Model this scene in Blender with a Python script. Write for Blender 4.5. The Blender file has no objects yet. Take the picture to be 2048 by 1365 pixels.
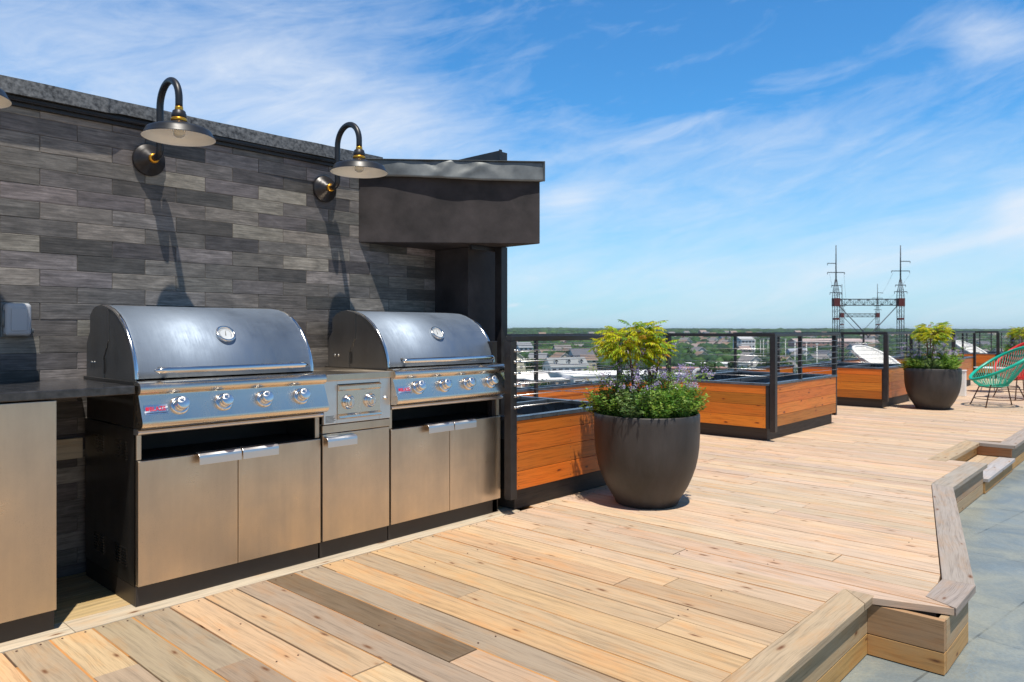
import bpy, math, random
import numpy as np
from mathutils import Vector, Matrix
random.seed(7); rng = np.random.default_rng(7)
S = bpy.context.scene; C = S.collection
# ------------------------------------------------------------------ camera, sky, sun, exposure
TH = math.atan(1341/1471); H = 1.15
F3 = (math.cos(TH), math.sin(TH), 0.0); R3 = (math.sin(TH), -math.cos(TH), 0.0)
cam = bpy.data.cameras.new("camera"); co = bpy.data.objects.new("camera", cam); C.objects.link(co)
co.location = (0, 0, H); co.rotation_euler = (math.pi/2, 0, TH-math.pi/2)
cam.sensor_width = 36; cam.lens = 1471/2048*36; cam.shift_y = -(682.5-660)/2048*-1*-1
cam.clip_start = 0.05; cam.clip_end = 20000
cam.dof.use_dof = True; cam.dof.focus_distance = 4.2; cam.dof.aperture_fstop = 5.6
S.camera = co
SUN = Vector((-0.60, -1.0, 3.45)).normalized()
sun = bpy.data.lights.new("sun", 'SUN'); sun.energy = 4.9; sun.angle = math.radians(0.53); sun.color = (1, .935, .83)
so = bpy.data.objects.new("sun", sun); C.objects.link(so); so.rotation_euler = SUN.to_track_quat('Z', 'Y').to_euler(); so.location = (-3, -6, 12)
S.view_settings.view_transform = 'Standard'; S.view_settings.look = 'None'; S.view_settings.exposure = 0.06; S.view_settings.gamma = 1
S.render.engine = 'CYCLES'

class NT:
    def __init__(s, tree): s.t = tree
    def n(s, typ, **k):
        o = s.t.nodes.new(typ)
        for a, b in k.items(): setattr(o, a, b)
        return o
    def put(s, sock, v):
        if v is None: return
        if isinstance(v, bpy.types.NodeSocket): s.t.links.new(v, sock)
        else:
            try: sock.default_value = v
            except Exception: sock.default_value = (v, v, v)
    def m(s, op, a, b=None, c=None, clamp=False):
        o = s.n('ShaderNodeMath', operation=op, use_clamp=clamp)
        for i, v in enumerate((a, b, c)): s.put(o.inputs[i], v)
        return o.outputs[0]
    def mix(s, f, a, b, bt='MIX'):
        o = s.n('ShaderNodeMix', data_type='RGBA', blend_type=bt)
        s.put(o.inputs[0], f); s.put(o.inputs[6], c4(a)); s.put(o.inputs[7], c4(b)); return o.outputs[2]
    def noise(s, vec, scale=5, detail=4, rough=.5, dist=0):
        o = s.n('ShaderNodeTexNoise'); s.put(o.inputs['Vector'], vec); s.put(o.inputs['Scale'], scale)
        o.inputs['Detail'].default_value = detail; o.inputs['Roughness'].default_value = rough; o.inputs['Distortion'].default_value = dist
        return o.outputs[0]
    def mp(s, vec, sc=(1, 1, 1), loc=(0, 0, 0), rot=(0, 0, 0)):
        o = s.n('ShaderNodeMapping'); s.put(o.inputs[0], vec); o.inputs[1].default_value = loc; o.inputs[2].default_value = rot; o.inputs[3].default_value = sc
        return o.outputs[0]
    def ramp(s, f, stops):
        o = s.n('ShaderNodeValToRGB'); s.put(o.inputs[0], f); e = o.color_ramp.elements
        while len(e) < len(stops): e.new(.5)
        for k, (p, c) in zip(e, stops): k.position = p; k.color = c4(c) if not isinstance(c, (int, float)) else (c, c, c, 1)
        return o.outputs[0]
    def rng(s, f, a, b, c=0, d=1):
        o = s.n('ShaderNodeMapRange'); s.put(o.inputs[0], f)
        for i, v in enumerate((a, b, c, d)): o.inputs[i+1].default_value = v
        return o.outputs[0]
def c4(c):
    if isinstance(c, (tuple, list)) and len(c) == 3: return (*c, 1)
    if isinstance(c, (int, float)): return (c, c, c, 1)
    return c

w = bpy.data.worlds.new("World"); S.world = w; w.use_nodes = True; w.node_tree.nodes.clear(); t = NT(w.node_tree)
sky = t.n('ShaderNodeTexSky', sky_type='NISHITA', sun_disc=False)
sky.sun_elevation = math.asin(SUN.z); sky.sun_rotation = math.atan2(SUN.x, SUN.y)
sky.air_density = 1.0; sky.dust_density = 0.4; sky.ozone_density = 3.0; sky.altitude = 50
tc = t.n('ShaderNodeTexCoord'); D = tc.outputs['Generated']
def dot(v, k):
    o = t.n('ShaderNodeVectorMath', operation='DOT_PRODUCT'); t.put(o.inputs[0], v); o.inputs[1].default_value = k; return o.outputs['Value']
dz = dot(D, (0, 0, 1)); du = t.m('ARCTAN2', dot(D, R3), dot(D, F3)); dv = t.m('ARCSINE', dz)
def uvof(x, y): u = math.atan((x-1024)/1471); return u, math.atan((660-y)/1471*math.cos(u))
def gauss(x, y, su, sv, amp, tilt=0.0):
    u0, v0 = uvof(x, y); a = math.radians(tilt)
    uu = t.m('SUBTRACT', du, u0); vv = t.m('SUBTRACT', dv, v0)
    p = t.m('ADD', t.m('MULTIPLY', uu, math.cos(a)/su), t.m('MULTIPLY', vv, math.sin(a)/su))
    q = t.m('ADD', t.m('MULTIPLY', uu, -math.sin(a)/sv), t.m('MULTIPLY', vv, math.cos(a)/sv))
    e = t.m('EXPONENT', t.m('MULTIPLY', t.m('ADD', t.m('MULTIPLY', p, p), t.m('MULTIPLY', q, q)), -1))
    return t.m('MULTIPLY', e, amp)
cx = t.n('ShaderNodeCombineXYZ'); t.put(cx.inputs[0], du); t.put(cx.inputs[1], dv)
uv1 = t.mp(cx.outputs[0], rot=(0, 0, math.radians(-13)))
n1 = t.noise(t.mp(uv1, sc=(2.6, 11, 1), loc=(3.1, 1.7, 0)), 1.6, 9, .62, .9)
n2 = t.noise(t.mp(uv1, sc=(7, 22, 1), loc=(8.1, 4.7, 0)), 1.5, 8, .65, 1.4)
n3 = t.noise(t.mp(uv1, sc=(1.0, 3.2, 1), loc=(1.1, 9.7, 0)), 1.6, 4, .5, .3)
base = t.m('ADD', t.m('MULTIPLY', n1, .55), t.m('ADD', t.m('MULTIPLY', n2, .25), t.m('MULTIPLY', n3, .3)))
bias = None
for g in [(330, 190, .34, .10, .25, -6), (720, 230, .15, .07, .20, -10), (560, 90, .20, .03, .09, 12), (1500, 30, .40, .13, -.12, 4), (1250, 140, .25, .06, -.06, 8),
          (1330, 262, .12, .012, .13, 12), (1620, 235, .22, .020, .08, 13), (1560, 275, .12, .018, .08, 4), (1135, 405, .045, .022, .22, 14), (1135, 310, .05, .012, .08, 16),
          (1955, 60, .040, .026, .24, -20), (2046, 425, .035, .04, .30, 30), (1900, 495, .12, .008, .14, 10), (1450, 470, .09, .015, .07, 4),
          (1200, 545, .26, .030, .12, 2), (1700, 560, .22, .03, .10, 6), (1480, 90, .10, .008, .05, 12)]:
    q = gauss(*g); bias = q if bias is None else t.m('ADD', bias, q)
puff = t.m('ADD', gauss(1030, 611, .014, .0035, 1.0), gauss(1080, 612, .013, .003, 1.0))
amt = t.m('POWER', t.rng(t.m('ADD', base, bias), .46, 1.0, 0, .98), 1.1)
amt = t.m('MAXIMUM', amt, t.m('MULTIPLY', puff, t.rng(n2, .35, .6, .1, .9)))
amt = t.m('MULTIPLY', t.m('MULTIPLY', amt, t.rng(dv, -.01, .02, 0, 1)), t.rng(dv, .5, .9, 1, .25))
hs = t.n('ShaderNodeHueSaturation'); hs.inputs['Saturation'].default_value = 1.12; hs.inputs['Value'].default_value = 1.0; t.put(hs.inputs['Color'], sky.outputs[0])
tint = t.mix(1.0, hs.outputs[0], (.74, 1.50, 1.84), 'MULTIPLY')
tint = t.mix(t.rng(dv, .45, .95, 0, .62), tint, (.10, .35, 1.1)); hz = t.mix(t.rng(dv, .0, .26, .80, 0), tint, (5.3, 7.3, 9.0))
colr = t.mix(amt, hz, (8.2, 8.9, 9.9))
fb = t.rng(t.m('ABSOLUTE', du), 1.2, 2.2, 1, .55); cf = t.n('ShaderNodeCombineColor'); [t.put(cf.inputs[i_], fb) for i_ in range(3)]
colr = t.mix(1.0, colr, cf.outputs[0], 'MULTIPLY')
bg = t.n('ShaderNodeBackground'); t.put(bg.inputs[0], colr); bg.inputs[1].default_value = .095
ow = t.n('ShaderNodeOutputWorld'); t.put(ow.inputs[0], bg.outputs[0])

# ------------------------------------------------------------------ materials
def newmat(name):
    m = bpy.data.materials.new(name); m.use_nodes = True; m.node_tree.nodes.clear(); k = NT(m.node_tree)
    p = k.n('ShaderNodeBsdfPrincipled'); o = k.n('ShaderNodeOutputMaterial'); k.put(o.inputs[0], p.outputs[0])
    return m, k, p
def bump(k, p, h, strength=.3, dist=.002):
    b = k.n('ShaderNodeBump'); b.inputs['Strength'].default_value = strength; b.inputs['Distance'].default_value = dist
    k.put(b.inputs['Height'], h); k.put(p.inputs['Normal'], b.outputs[0])
def obc(k): return k.n('ShaderNodeTexCoord').outputs['Object']
def simple(name, col, rough=.5, metal=0, var=.12, nscale=6, bmp=0, spec=.5, bscale=60, ndet=5, stretch=(1, 1, 1)):
    m, k, p = newmat(name); o = k.mp(obc(k), sc=stretch)
    n = k.noise(o, nscale, ndet, .6)
    f = k.rng(n, .3, .7, 1-var, 1+var)
    cc = k.mix(1.0, c4(col), k.mix(0, f, f), 'MULTIPLY'); k.put(p.inputs['Base Color'], cc)
    k.put(p.inputs['Roughness'], k.rng(n, .3, .7, max(.02, rough-.07), min(1, rough+.07)))
    p.inputs['Metallic'].default_value = metal; p.inputs['Specular IOR Level'].default_value = spec
    if bmp: bump(k, p, k.noise(o, bscale, 4, .6), bmp)
    return m
def wood(name, tint=(1, 1, 1), rough=.62, gloss=0, grain=.35, knot=.8, gray=.0, knotcol=(.16, .07, .03)):
    m, k, p = newmat(name); uv = k.n('ShaderNodeTexCoord').outputs['UV']
    at = k.n('ShaderNodeAttribute', attribute_name='tint').outputs['Color']
    warp = k.noise(k.mp(uv, sc=(1.6, 5, 1)), 1, 3, .5)
    cmb = k.n('ShaderNodeCombineXYZ'); sp = k.n('ShaderNodeSeparateXYZ'); k.put(sp.inputs[0], uv)
    k.put(cmb.inputs[0], sp.outputs[0]); k.put(cmb.inputs[1], k.m('ADD', sp.outputs[1], k.m('MULTIPLY', warp, .06)))
    g1 = k.noise(k.mp(cmb.outputs[0], sc=(2.2, 55, 1)), 1, 5, .6)
    g2 = k.noise(k.mp(cmb.outputs[0], sc=(7, 260, 1)), 1, 4, .6)
    g3 = k.noise(k.mp(uv, sc=(3, 9, 1)), 1, 5, .6)
    g = k.m('ADD', k.m('MULTIPLY', g1, .55), k.m('MULTIPLY', g2, .45))
    base = k.mix(1.0, at, c4(tint), 'MULTIPLY')
    c1 = k.mix(1.0, base, k.ramp(g, [(.3, 1-grain), (.5, 1), (.72, 1+grain*.35)]), 'MULTIPLY')
    c1 = k.mix(k.rng(g3, .45, .75, 0, gray), c1, (.33, .255, .19))
    c1 = k.mix(k.rng(k.noise(k.mp(uv, sc=(3, 10, 1)), 1, 6, .7), .50, .72, 0, .6), c1, k.mix(1.0, base, (1.12, .80, .50), 'MULTIPLY'))
    vo = k.n('ShaderNodeTexVoronoi', voronoi_dimensions='2D'); k.put(vo.inputs['Vector'], k.mp(cmb.outputs[0], sc=(2.4, 7.5, 1))); vo.inputs['Scale'].default_value = 1
    kd = k.m('ADD', vo.outputs['Distance'], k.m('MULTIPLY', k.m('SUBTRACT', k.noise(k.mp(uv, sc=(40, 40, 1)), 1, 2), .5), .05))
    sel = k.n('ShaderNodeSeparateColor'); k.put(sel.inputs[0], vo.outputs['Color'])
    on = k.m('GREATER_THAN', sel.outputs[0], .45)
    sz = k.m('MULTIPLY', sel.outputs[1], .05)
    kk = k.m('MULTIPLY', k.m('MULTIPLY', on, k.m('SUBTRACT', 1, k.m('SMOOTH_MIN', 1, k.m('DIVIDE', kd, k.m('ADD', sz, .045)), .1), clamp=True)), knot, clamp=True)
    kk2 = k.m('MULTIPLY', on, k.rng(kd, .05, .16, .30, 0))
    c1 = k.mix(k.m('MULTIPLY', kk2, knot), c1, k.mix(1.0, base, (.85, .62, .42), 'MULTIPLY'))
    c1 = k.mix(k.m('MULTIPLY', kk, 1.6, clamp=True), c1, knotcol)
    k.put(p.inputs['Base Color'], c1); k.put(p.inputs['Roughness'], k.rng(g, .3, .7, rough+.08, rough-.06))
    p.inputs['Specular IOR Level'].default_value = .35+gloss*.3
    if gloss: p.inputs['Coat Weight'].default_value = gloss; p.inputs['Coat Roughness'].default_value = .25
    bump(k, p, g, .35, .0012)
    return m
def steel(name, col=(.60, .60, .60), rough=.3, stretch=(2, 2, 120), smudge=.3, aniso=.5, spots=0, rv_=.05):
    m, k, p = newmat(name); o = obc(k)
    br = k.noise(k.mp(o, sc=stretch), 4, 3, .6)
    sm = k.m('ADD', k.m('MULTIPLY', k.noise(k.mp(o, sc=(1.5, 1.5, 1)), 3.2, 7, .62), .6), k.m('MULTIPLY', k.noise(k.mp(o, sc=(9, 9, .7)), 1.6, 5, .6), .4))
    cl = k.mix(k.rng(sm, .35, .7, 0, smudge), c4(col), tuple(v*.72 for v in col))
    if spots:
        sp = k.noise(o, 190, 3, .7); c0 = k.m('MULTIPLY', k.rng(sp, .56, .70, 0, spots), k.rng(k.noise(o, 5, 3), .45, .65, 0, 1)); cl = k.mix(c0, cl, tuple(v*.55 for v in col))
    k.put(p.inputs['Base Color'], cl); p.inputs['Metallic'].default_value = 1
    k.put(p.inputs['Roughness'], k.m('ADD', k.rng(br, .3, .7, rough-rv_*.8, rough+rv_), k.rng(sm, .35, .65, -.05, .12)))
    p.inputs['Anisotropic'].default_value = aniso
    
    return m
M = {}
M['deck'] = wood('deck_wood', grain=.62, knot=.8, gray=.34, rough=.7)
M['orange'] = wood('stained_orange_wood', rough=.46, gloss=.12, grain=.62, knot=1.0, knotcol=(.17, .035, .008))
M['fascia'] = wood('fascia_wood', rough=.68, grain=.5, knot=.8, gray=.25)
M['basew'] = wood('black_stained_base_wood', rough=.6, grain=.55, knot=.2, gray=.10, knotcol=(.02, .02, .02))
M['steel'] = steel('brushed_steel_doors', (.68, .58, .465), .32, smudge=.8, spots=.6)
M['hood'] = steel('hood_steel', (.275, .33, .41), .62, stretch=(60, 3, 3), smudge=.25, aniso=0)
M['panel'] = steel('panel_steel', (.78, .70, .60), .21, stretch=(25, 3, 3), smudge=.3, aniso=0, rv_=.015)
M['chrome'] = steel('polished_chrome', (.80, .80, .80), .10, smudge=.1, aniso=0)
M['knobf'] = steel('knob_face_steel', (.82, .82, .82), .24, smudge=.05, aniso=.8)
M['pull'] = steel('door_pull_steel', (.74, .74, .75), .35, smudge=.1)
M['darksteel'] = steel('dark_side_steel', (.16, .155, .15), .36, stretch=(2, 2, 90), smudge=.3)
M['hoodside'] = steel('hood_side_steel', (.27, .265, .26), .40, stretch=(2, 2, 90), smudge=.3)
M['toe'] = simple('toe_kick_charcoal', (.045, .038, .034), .45, .3)
M['black'] = simple('black_interior', (.012, .011, .011), .6)
M['blackm'] = simple('black_powdercoat_metal', (.030, .028, .030), .38, .2, .25, 12, .05)
M['lampm'] = simple('charcoal_lamp_enamel', (.020, .022, .027), .40, .1, .15, 10)
M['cream'] = simple('cream_enamel_inside_shade', (.88, .89, .86), .35, 0, .04)
M['brass'] = simple('orange_brass_fitting', (.75, .36, .04), .3, .8, .1)
M['stone'] = simple('dark_honed_countertop', (.040, .040, .043), .16, 0, .5, 30, .02, .6)
M['bulk'] = simple('dark_stucco_board', (.042, .036, .037), .72, 0, .55, 5, .25, .4, 40, 9)
M['flash'] = simple('galvanised_flashing', (.17, .185, .19), .5, .35, .3, 7, .05, .5, 30, 6)
M['coping'] = simple('weathered_coping_metal', (.105, .11, .115), .55, .3, .8, 55, .3, .5, 90, 8, (1, 1, 1))
M['pot'] = simple('charcoal_fibre_pot', (.038, .034, .033), .52, 0, .55, 5, .15, .5, 70, 9, (1, 1, .35))
M['soil'] = simple('dark_potting_soil', (.030, .020, .014), .95, 0, .5, 60, .8)
M['rim'] = simple('planter_rim_metal', (.13, .155, .185), .30, .5, .25, 9, .03)
M['liner'] = simple('planter_liner_panel', (.035, .038, .043), .42, .2, .3, 9)
M['cable'] = simple('steel_cable', (.55, .56, .57), .3, .9, .1)
M['white'] = simple('white_painted', (.80, .80, .78), .45, 0, .05)
M['teal'] = simple('teal_vinyl_cord', (.004, .42, .29), .35, 0, .12)
M['red'] = simple('red_vinyl_cord', (.70, .035, .03), .35, 0, .12)
M['rust'] = simple('dark_chair_leg_metal', (.10, .045, .03), .5, .4)
M['bark'] = simple('brown_bark', (.16, .085, .05), .85, 0, .4, 40, .5)
def tintmat(name, rough=.8, mult=(1, 1, 1), nscale=3, var=.25, spec=.3, bmp=0):
    m, k, p = newmat(name); at = k.n('ShaderNodeAttribute', attribute_name='tint').outputs['Color']
    f = k.rng(k.noise(obc(k), nscale, 5, .6), .3, .7, 1-var, 1+var)
    k.put(p.inputs['Base Color'], k.mix(1.0, k.mix(1.0, at, c4(mult), 'MULTIPLY'), k.mix(0, f, f), 'MULTIPLY'))
    p.inputs['Roughness'].default_value = rough; p.inputs['Specular IOR Level'].default_value = spec
    if bmp: bump(k, p, k.noise(obc(k), nscale*10, 4, .6), bmp)
    return m
M['paint'] = tintmat('painted_building_surface', .7, var=.08, nscale=.3)
M['car'] = tintmat('car_paint', .25, var=.03, spec=.6)
def leafmat(name, tr=.4, rough=.5, var=.15):
    m, k, p = newmat(name); at = k.n('ShaderNodeAttribute', attribute_name='tint').outputs['Color']
    k.put(p.inputs['Base Color'], at); p.inputs['Roughness'].default_value = rough; p.inputs['Specular IOR Level'].default_value = .35
    tl = k.n('ShaderNodeBsdfTranslucent'); k.put(tl.inputs[0], k.mix(1.0, at, (1.25, 1.25, .7), 'MULTIPLY'))
    ms = k.n('ShaderNodeMixShader'); ms.inputs[0].default_value = tr; k.put(ms.inputs[1], p.outputs[0]); k.put(ms.inputs[2], tl.outputs[0])
    k.put([n for n in m.node_tree.nodes if n.type == 'OUTPUT_MATERIAL'][0].inputs[0], ms.outputs[0]); return m
M['leaf'] = leafmat('leaf'); M['petal'] = leafmat('petal', .25, .6); M['crown'] = leafmat('far_crown_leaf', .12, .8)
# tile
m, k, p = newmat('dark_slate_wood_look_tile'); M['tile'] = m; uv = k.n('ShaderNodeTexCoord').outputs['UV']; at = k.n('ShaderNodeAttribute', attribute_name='tint').outputs['Color']
g1 = k.noise(k.mp(uv, sc=(6, 110, 1)), 1, 6, .65); g2 = k.noise(k.mp(uv, sc=(9, 26, 1)), 1, 6, .7, .4)
cc = k.mix(1.0, at, k.ramp(g1, [(.28, .5), (.5, 1.0), (.7, 1.5)]), 'MULTIPLY'); cc = k.mix(1.0, cc, k.ramp(g2, [(.3, .55), (.55, 1.02), (.75, 1.55)]), 'MULTIPLY')
cc = k.mix(k.rng(k.noise(k.mp(uv, sc=(3, 5, 1)), 1, 3, .5), .5, .75, 0, .30), cc, (.135, .118, .100))
k.put(p.inputs['Base Color'], cc); p.inputs['Roughness'].default_value = .55; bump(k, p, k.m('ADD', g1, g2), .5, .002)
M['grout'] = simple('grey_grout', (.16, .15, .14), .9, 0, .4, 20)
# roof pavers
m, k, p = newmat('blue_grey_roof_pavers'); M['paver'] = m; o = obc(k)
br = k.n('ShaderNodeTexBrick'); k.put(br.inputs['Vector'], k.mp(o, rot=(0, 0, math.radians(8)))); br.offset = .5
br.inputs['Scale'].default_value = 1; br.inputs['Brick Width'].default_value = .95; br.inputs['Row Height'].default_value = .62; br.inputs['Mortar Size'].default_value = .006; br.inputs['Mortar Smooth'].default_value = .3
br.inputs['Color1'].default_value = (.165, .20, .215, 1); br.inputs['Color2'].default_value = (.19, .225, .235, 1); br.inputs['Mortar'].default_value = (.09, .11, .12, 1)
c0 = k.mix(k.rng(k.noise(o, 2.1, 9, .68, .8), .42, .60, 0, .85), br.outputs['Color'], (.29, .305, .265))
vo = k.n('ShaderNodeTexVoronoi'); k.put(vo.inputs['Vector'], o); vo.inputs['Scale'].default_value = 60
c0 = k.mix(k.rng(vo.outputs['Distance'], .2, .6, .16, 0), c0, (.12, .14, .15))
k.put(p.inputs['Base Color'], c0); k.put(p.inputs['Roughness'], k.rng(k.noise(o, 3, 5), .35, .65, .32, .6)); bump(k, p, vo.outputs['Distance'], .4, .004)
# town ground
m, k, p = newmat('town_ground'); M['ground'] = m; o = obc(k)
a = k.noise(o, .012, 6, .6); b = k.noise(o, .05, 5, .6)
c0 = k.mix(k.rng(a, .42, .52, 0, 1), (.035, .065, .022), (.055, .095, .03)); c0 = k.mix(k.rng(b, .54, .60, 0, 1), c0, (.23, .225, .215)); k.put(p.inputs['Base Color'], c0); p.inputs['Roughness'].default_value = .95
M['asphalt'] = simple('asphalt', (.10, .10, .105), .9, 0, .15, .2)

# ------------------------------------------------------------------ mesh builder and scene helpers
class MB:
    def __init__(s): s.v = []; s.f = []; s.uv = []; s.c = []; s.sm = []
    def face(s, pts, col=(1, 1, 1), uv=None, smooth=False):
        b = len(s.v); s.v += [tuple(q) for q in pts]; s.f.append(tuple(range(b, b+len(pts)))); s.uv.append(uv or [(0, 0)]*len(pts)); s.c.append(col); s.sm.append(smooth)
    def fi(s, idx, col=(1, 1, 1), uv=None, smooth=False):
        s.f.append(tuple(idx)); s.uv.append(uv or [(0, 0)]*len(idx)); s.c.append(col); s.sm.append(smooth)
    def prism(s, poly, z0, z1, col=(1, 1, 1), grain=(1, 0), off=None, top=True, bot=True):
        """poly: ccw xy list; uv u along the grain direction"""
        b = len(s.v); n = len(poly); off = off or (random.uniform(0, 50), random.uniform(0, 50))
        s.v += [(x, y, z0) for x, y in poly]+[(x, y, z1) for x, y in poly]
        gx, gy = grain
        U = lambda x, y, z: (off[0]+x*gx+y*gy, off[1]-x*gy+y*gx+z*.0)
        if top: s.fi([b+n+i for i in range(n)], col, [U(x, y, 0) for x, y in poly])
        if bot: s.fi([b+i for i in reversed(range(n))], col, [U(x, y, 0) for x, y in reversed(poly)])
        for i in range(n):
            j = (i+1) % n; (xa, ya), (xb, yb) = poly[i], poly[j]
            L = math.hypot(xb-xa, yb-ya); ua = xa*gx+ya*gy; ub = xb*gx+yb*gy
            if abs(ub-ua) < .5*L: ua, ub = 0, L*.02; 
            s.fi([b+i, b+j, b+n+j, b+n+i], col, [(off[0]+ua, off[1]+z0), (off[0]+ub, off[1]+z0), (off[0]+ub, off[1]+z1), (off[0]+ua, off[1]+z1)])
    def box(s, x0, y0, z0, x1, y1, z1, col=(1, 1, 1), axis=0, off=None):
        """axis = grain axis"""
        if x0 > x1: x0, x1 = x1, x0
        if y0 > y1: y0, y1 = y1, y0
        if z0 > z1: z0, z1 = z1, z0
        off = off or (random.uniform(0, 50), random.uniform(0, 50)); b = len(s.v)
        s.v += [(x, y, z) for z in (z0, z1) for x, y in ((x0, y0), (x1, y0), (x1, y1), (x0, y1))]
        for q in ((0, 3, 2, 1), (4, 5, 6, 7), (0, 1, 5, 4), (1, 2, 6, 5), (2, 3, 7, 6), (3, 0, 4, 7)):
            P = [s.v[b+i] for i in q]; o = [a for a in range(3) if a != axis]
            nrm = [a for a in range(3) if len({round(pp[a], 6) for pp in P}) == 1][0]
            if nrm == axis: uv = [(off[0]+pp[o[0]]*.1, off[1]+pp[o[1]]) for pp in P]
            else:
                other = [a for a in o if a != nrm][0]; uv = [(off[0]+pp[axis], off[1]+pp[other]) for pp in P]
            s.fi([b+i for i in q], col, uv)
    def tube(s, path, r, n=10, col=(1, 1, 1), cap=True, closed=False, flat=1.0):
        P = [Vector(q) for q in path]; m = len(P); rs = r if isinstance(r, (list, tuple)) else [r]*m
        b = len(s.v); prev = None
        for i in range(m):
            if closed: tg = (P[(i+1) % m]-P[i-1]).normalized()
            else: tg = (P[min(i+1, m-1)]-P[max(i-1, 0)]).normalized()
            if prev is None:
                up = Vector((0, 0, 1)) if abs(tg.z) < .9 else Vector((1, 0, 0)); a = tg.cross(up).normalized()
            else: a = (prev-tg*prev.dot(tg)).normalized()
            prev = a; c = tg.cross(a)
            for j in range(n):
                w_ = 2*math.pi*j/n; s.v.append(tuple(P[i]+a*math.cos(w_)*rs[i]+c*math.sin(w_)*rs[i]*flat))
        for i in range(m if closed else m-1):
            for j in range(n):
                k_ = (i+1) % m; s.fi([b+i*n+j, b+i*n+(j+1) % n, b+k_*n+(j+1) % n, b+k_*n+j], col, smooth=True)
        if cap and not closed:
            s.fi([b+j for j in reversed(range(n))], col); s.fi([b+(m-1)*n+j for j in range(n)], col)
    def lathe(s, prof, c=(0, 0, 0), n=40, col=(1, 1, 1), axis=None, smooth=True):
        """prof: (r, h) list; axis: optional direction vector"""
        ax = Vector(axis or (0, 0, 1)).normalized(); q = Vector((0, 0, 1)).rotation_difference(ax); c = Vector(c); b = len(s.v)
        for r, h in prof:
            for j in range(n):
                w_ = 2*math.pi*j/n; s.v.append(tuple(c+q @ Vector((r*math.cos(w_), r*math.sin(w_), h))))
        for i in range(len(prof)-1):
            for j in range(n): s.fi([b+i*n+j, b+i*n+(j+1) % n, b+(i+1)*n+(j+1) % n, b+(i+1)*n+j], col, smooth=smooth)
    def extr(s, prof, x0, x1, col=(1, 1, 1), smooth=False, caps=True, off=None):
        """(y,z) profile extruded along x; closed profile"""
        b = len(s.v); n = len(prof); off = off or (0, 0)
        s.v += [(x0, y, z) for y, z in prof]+[(x1, y, z) for y, z in prof]
        for i in range(n):
            j = (i+1) % n; s.fi([b+i, b+n+i, b+n+j, b+j], col, smooth=smooth)
        if caps: s.fi([b+i for i in range(n)], col); s.fi([b+n+i for i in reversed(range(n))], col)
    def build(s, name, mat, parent=None, bevel=0, seg=2, world=True, autosmooth=False):
        me = bpy.data.meshes.new(name); o0 = Vector((0, 0, 0))
        if parent and world:
            r = parent
            while r.parent: r = r.parent
            o0 = r.location
        V = np.array(s.v, dtype=np.float64).reshape(-1, 3)-np.array(o0)
        me.from_pydata(V.tolist(), [], s.f)
        ul = me.uv_layers.new(name='UVMap'); flat = [c for q in s.uv for xy in q for c in xy]; ul.data.foreach_set('uv', flat)
        ca = me.color_attributes.new('tint', 'FLOAT_COLOR', 'CORNER')
        cl = [];
        for q, c in zip(s.f, s.c): cl += [c[0], c[1], c[2], 1.0]*len(q)
        ca.data.foreach_set('color', cl)
        me.polygons.foreach_set('use_smooth', s.sm)
        me.materials.append(mat); me.validate()
        o = bpy.data.objects.new(name, me); C.objects.link(o)
        if parent: o.parent = parent
        if bevel:
            bm = o.modifiers.new('bevel', 'BEVEL'); bm.width = bevel; bm.segments = seg; bm.limit_method = 'ANGLE'; bm.angle_limit = math.radians(40); bm.harden_normals = False
        return o
def thing(name, label, cat, loc=(0, 0, 0), rz=0, group=None):
    o = bpy.data.objects.new(name, None); C.objects.link(o); o.location = loc; o.rotation_euler = (0, 0, rz); o.empty_display_size = .1
    tag(o, label, cat, group); return o
def tag(o, label=None, cat=None, group=None, kind=None):
    for k_, v_ in (('label', label), ('category', cat), ('group', group), ('kind', kind)):
        if v_: o[k_] = v_
    return o
def kids(o): return [c for c in C.objects if c.parent == o]
def copy_tree(o, parent=None):
    ch = kids(o); c = o.copy(); C.objects.link(c); c.parent = parent
    for q in ch: copy_tree(q, c)
    return c
def dup(o, loc, rz=0, label=None, sc=None):
    c = copy_tree(o); c.location = loc; c.rotation_euler = (0, 0, rz)
    if label: c['label'] = label
    if sc: c.scale = (sc if isinstance(sc, tuple) else (sc, sc, sc))
    return c
def struct(name, mb, mat, bevel=0): return tag(mb.build(name, mat, bevel=bevel), kind='structure')
def vary(c, a=.1, hue=.03):
    f = 1+random.uniform(-a, a); return tuple(max(0, q*f*(1+random.uniform(-hue, hue))) for q in c)
def ray(x, y=660):
    return Vector(F3)*1471+Vector(R3)*(x-1024)+Vector((0, 0, 660-y))
def at(x, d, z=0):
    """pixel column x at depth d"""
    q = ray(x)*(d/1471); return (q.x, q.y, z)

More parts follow.
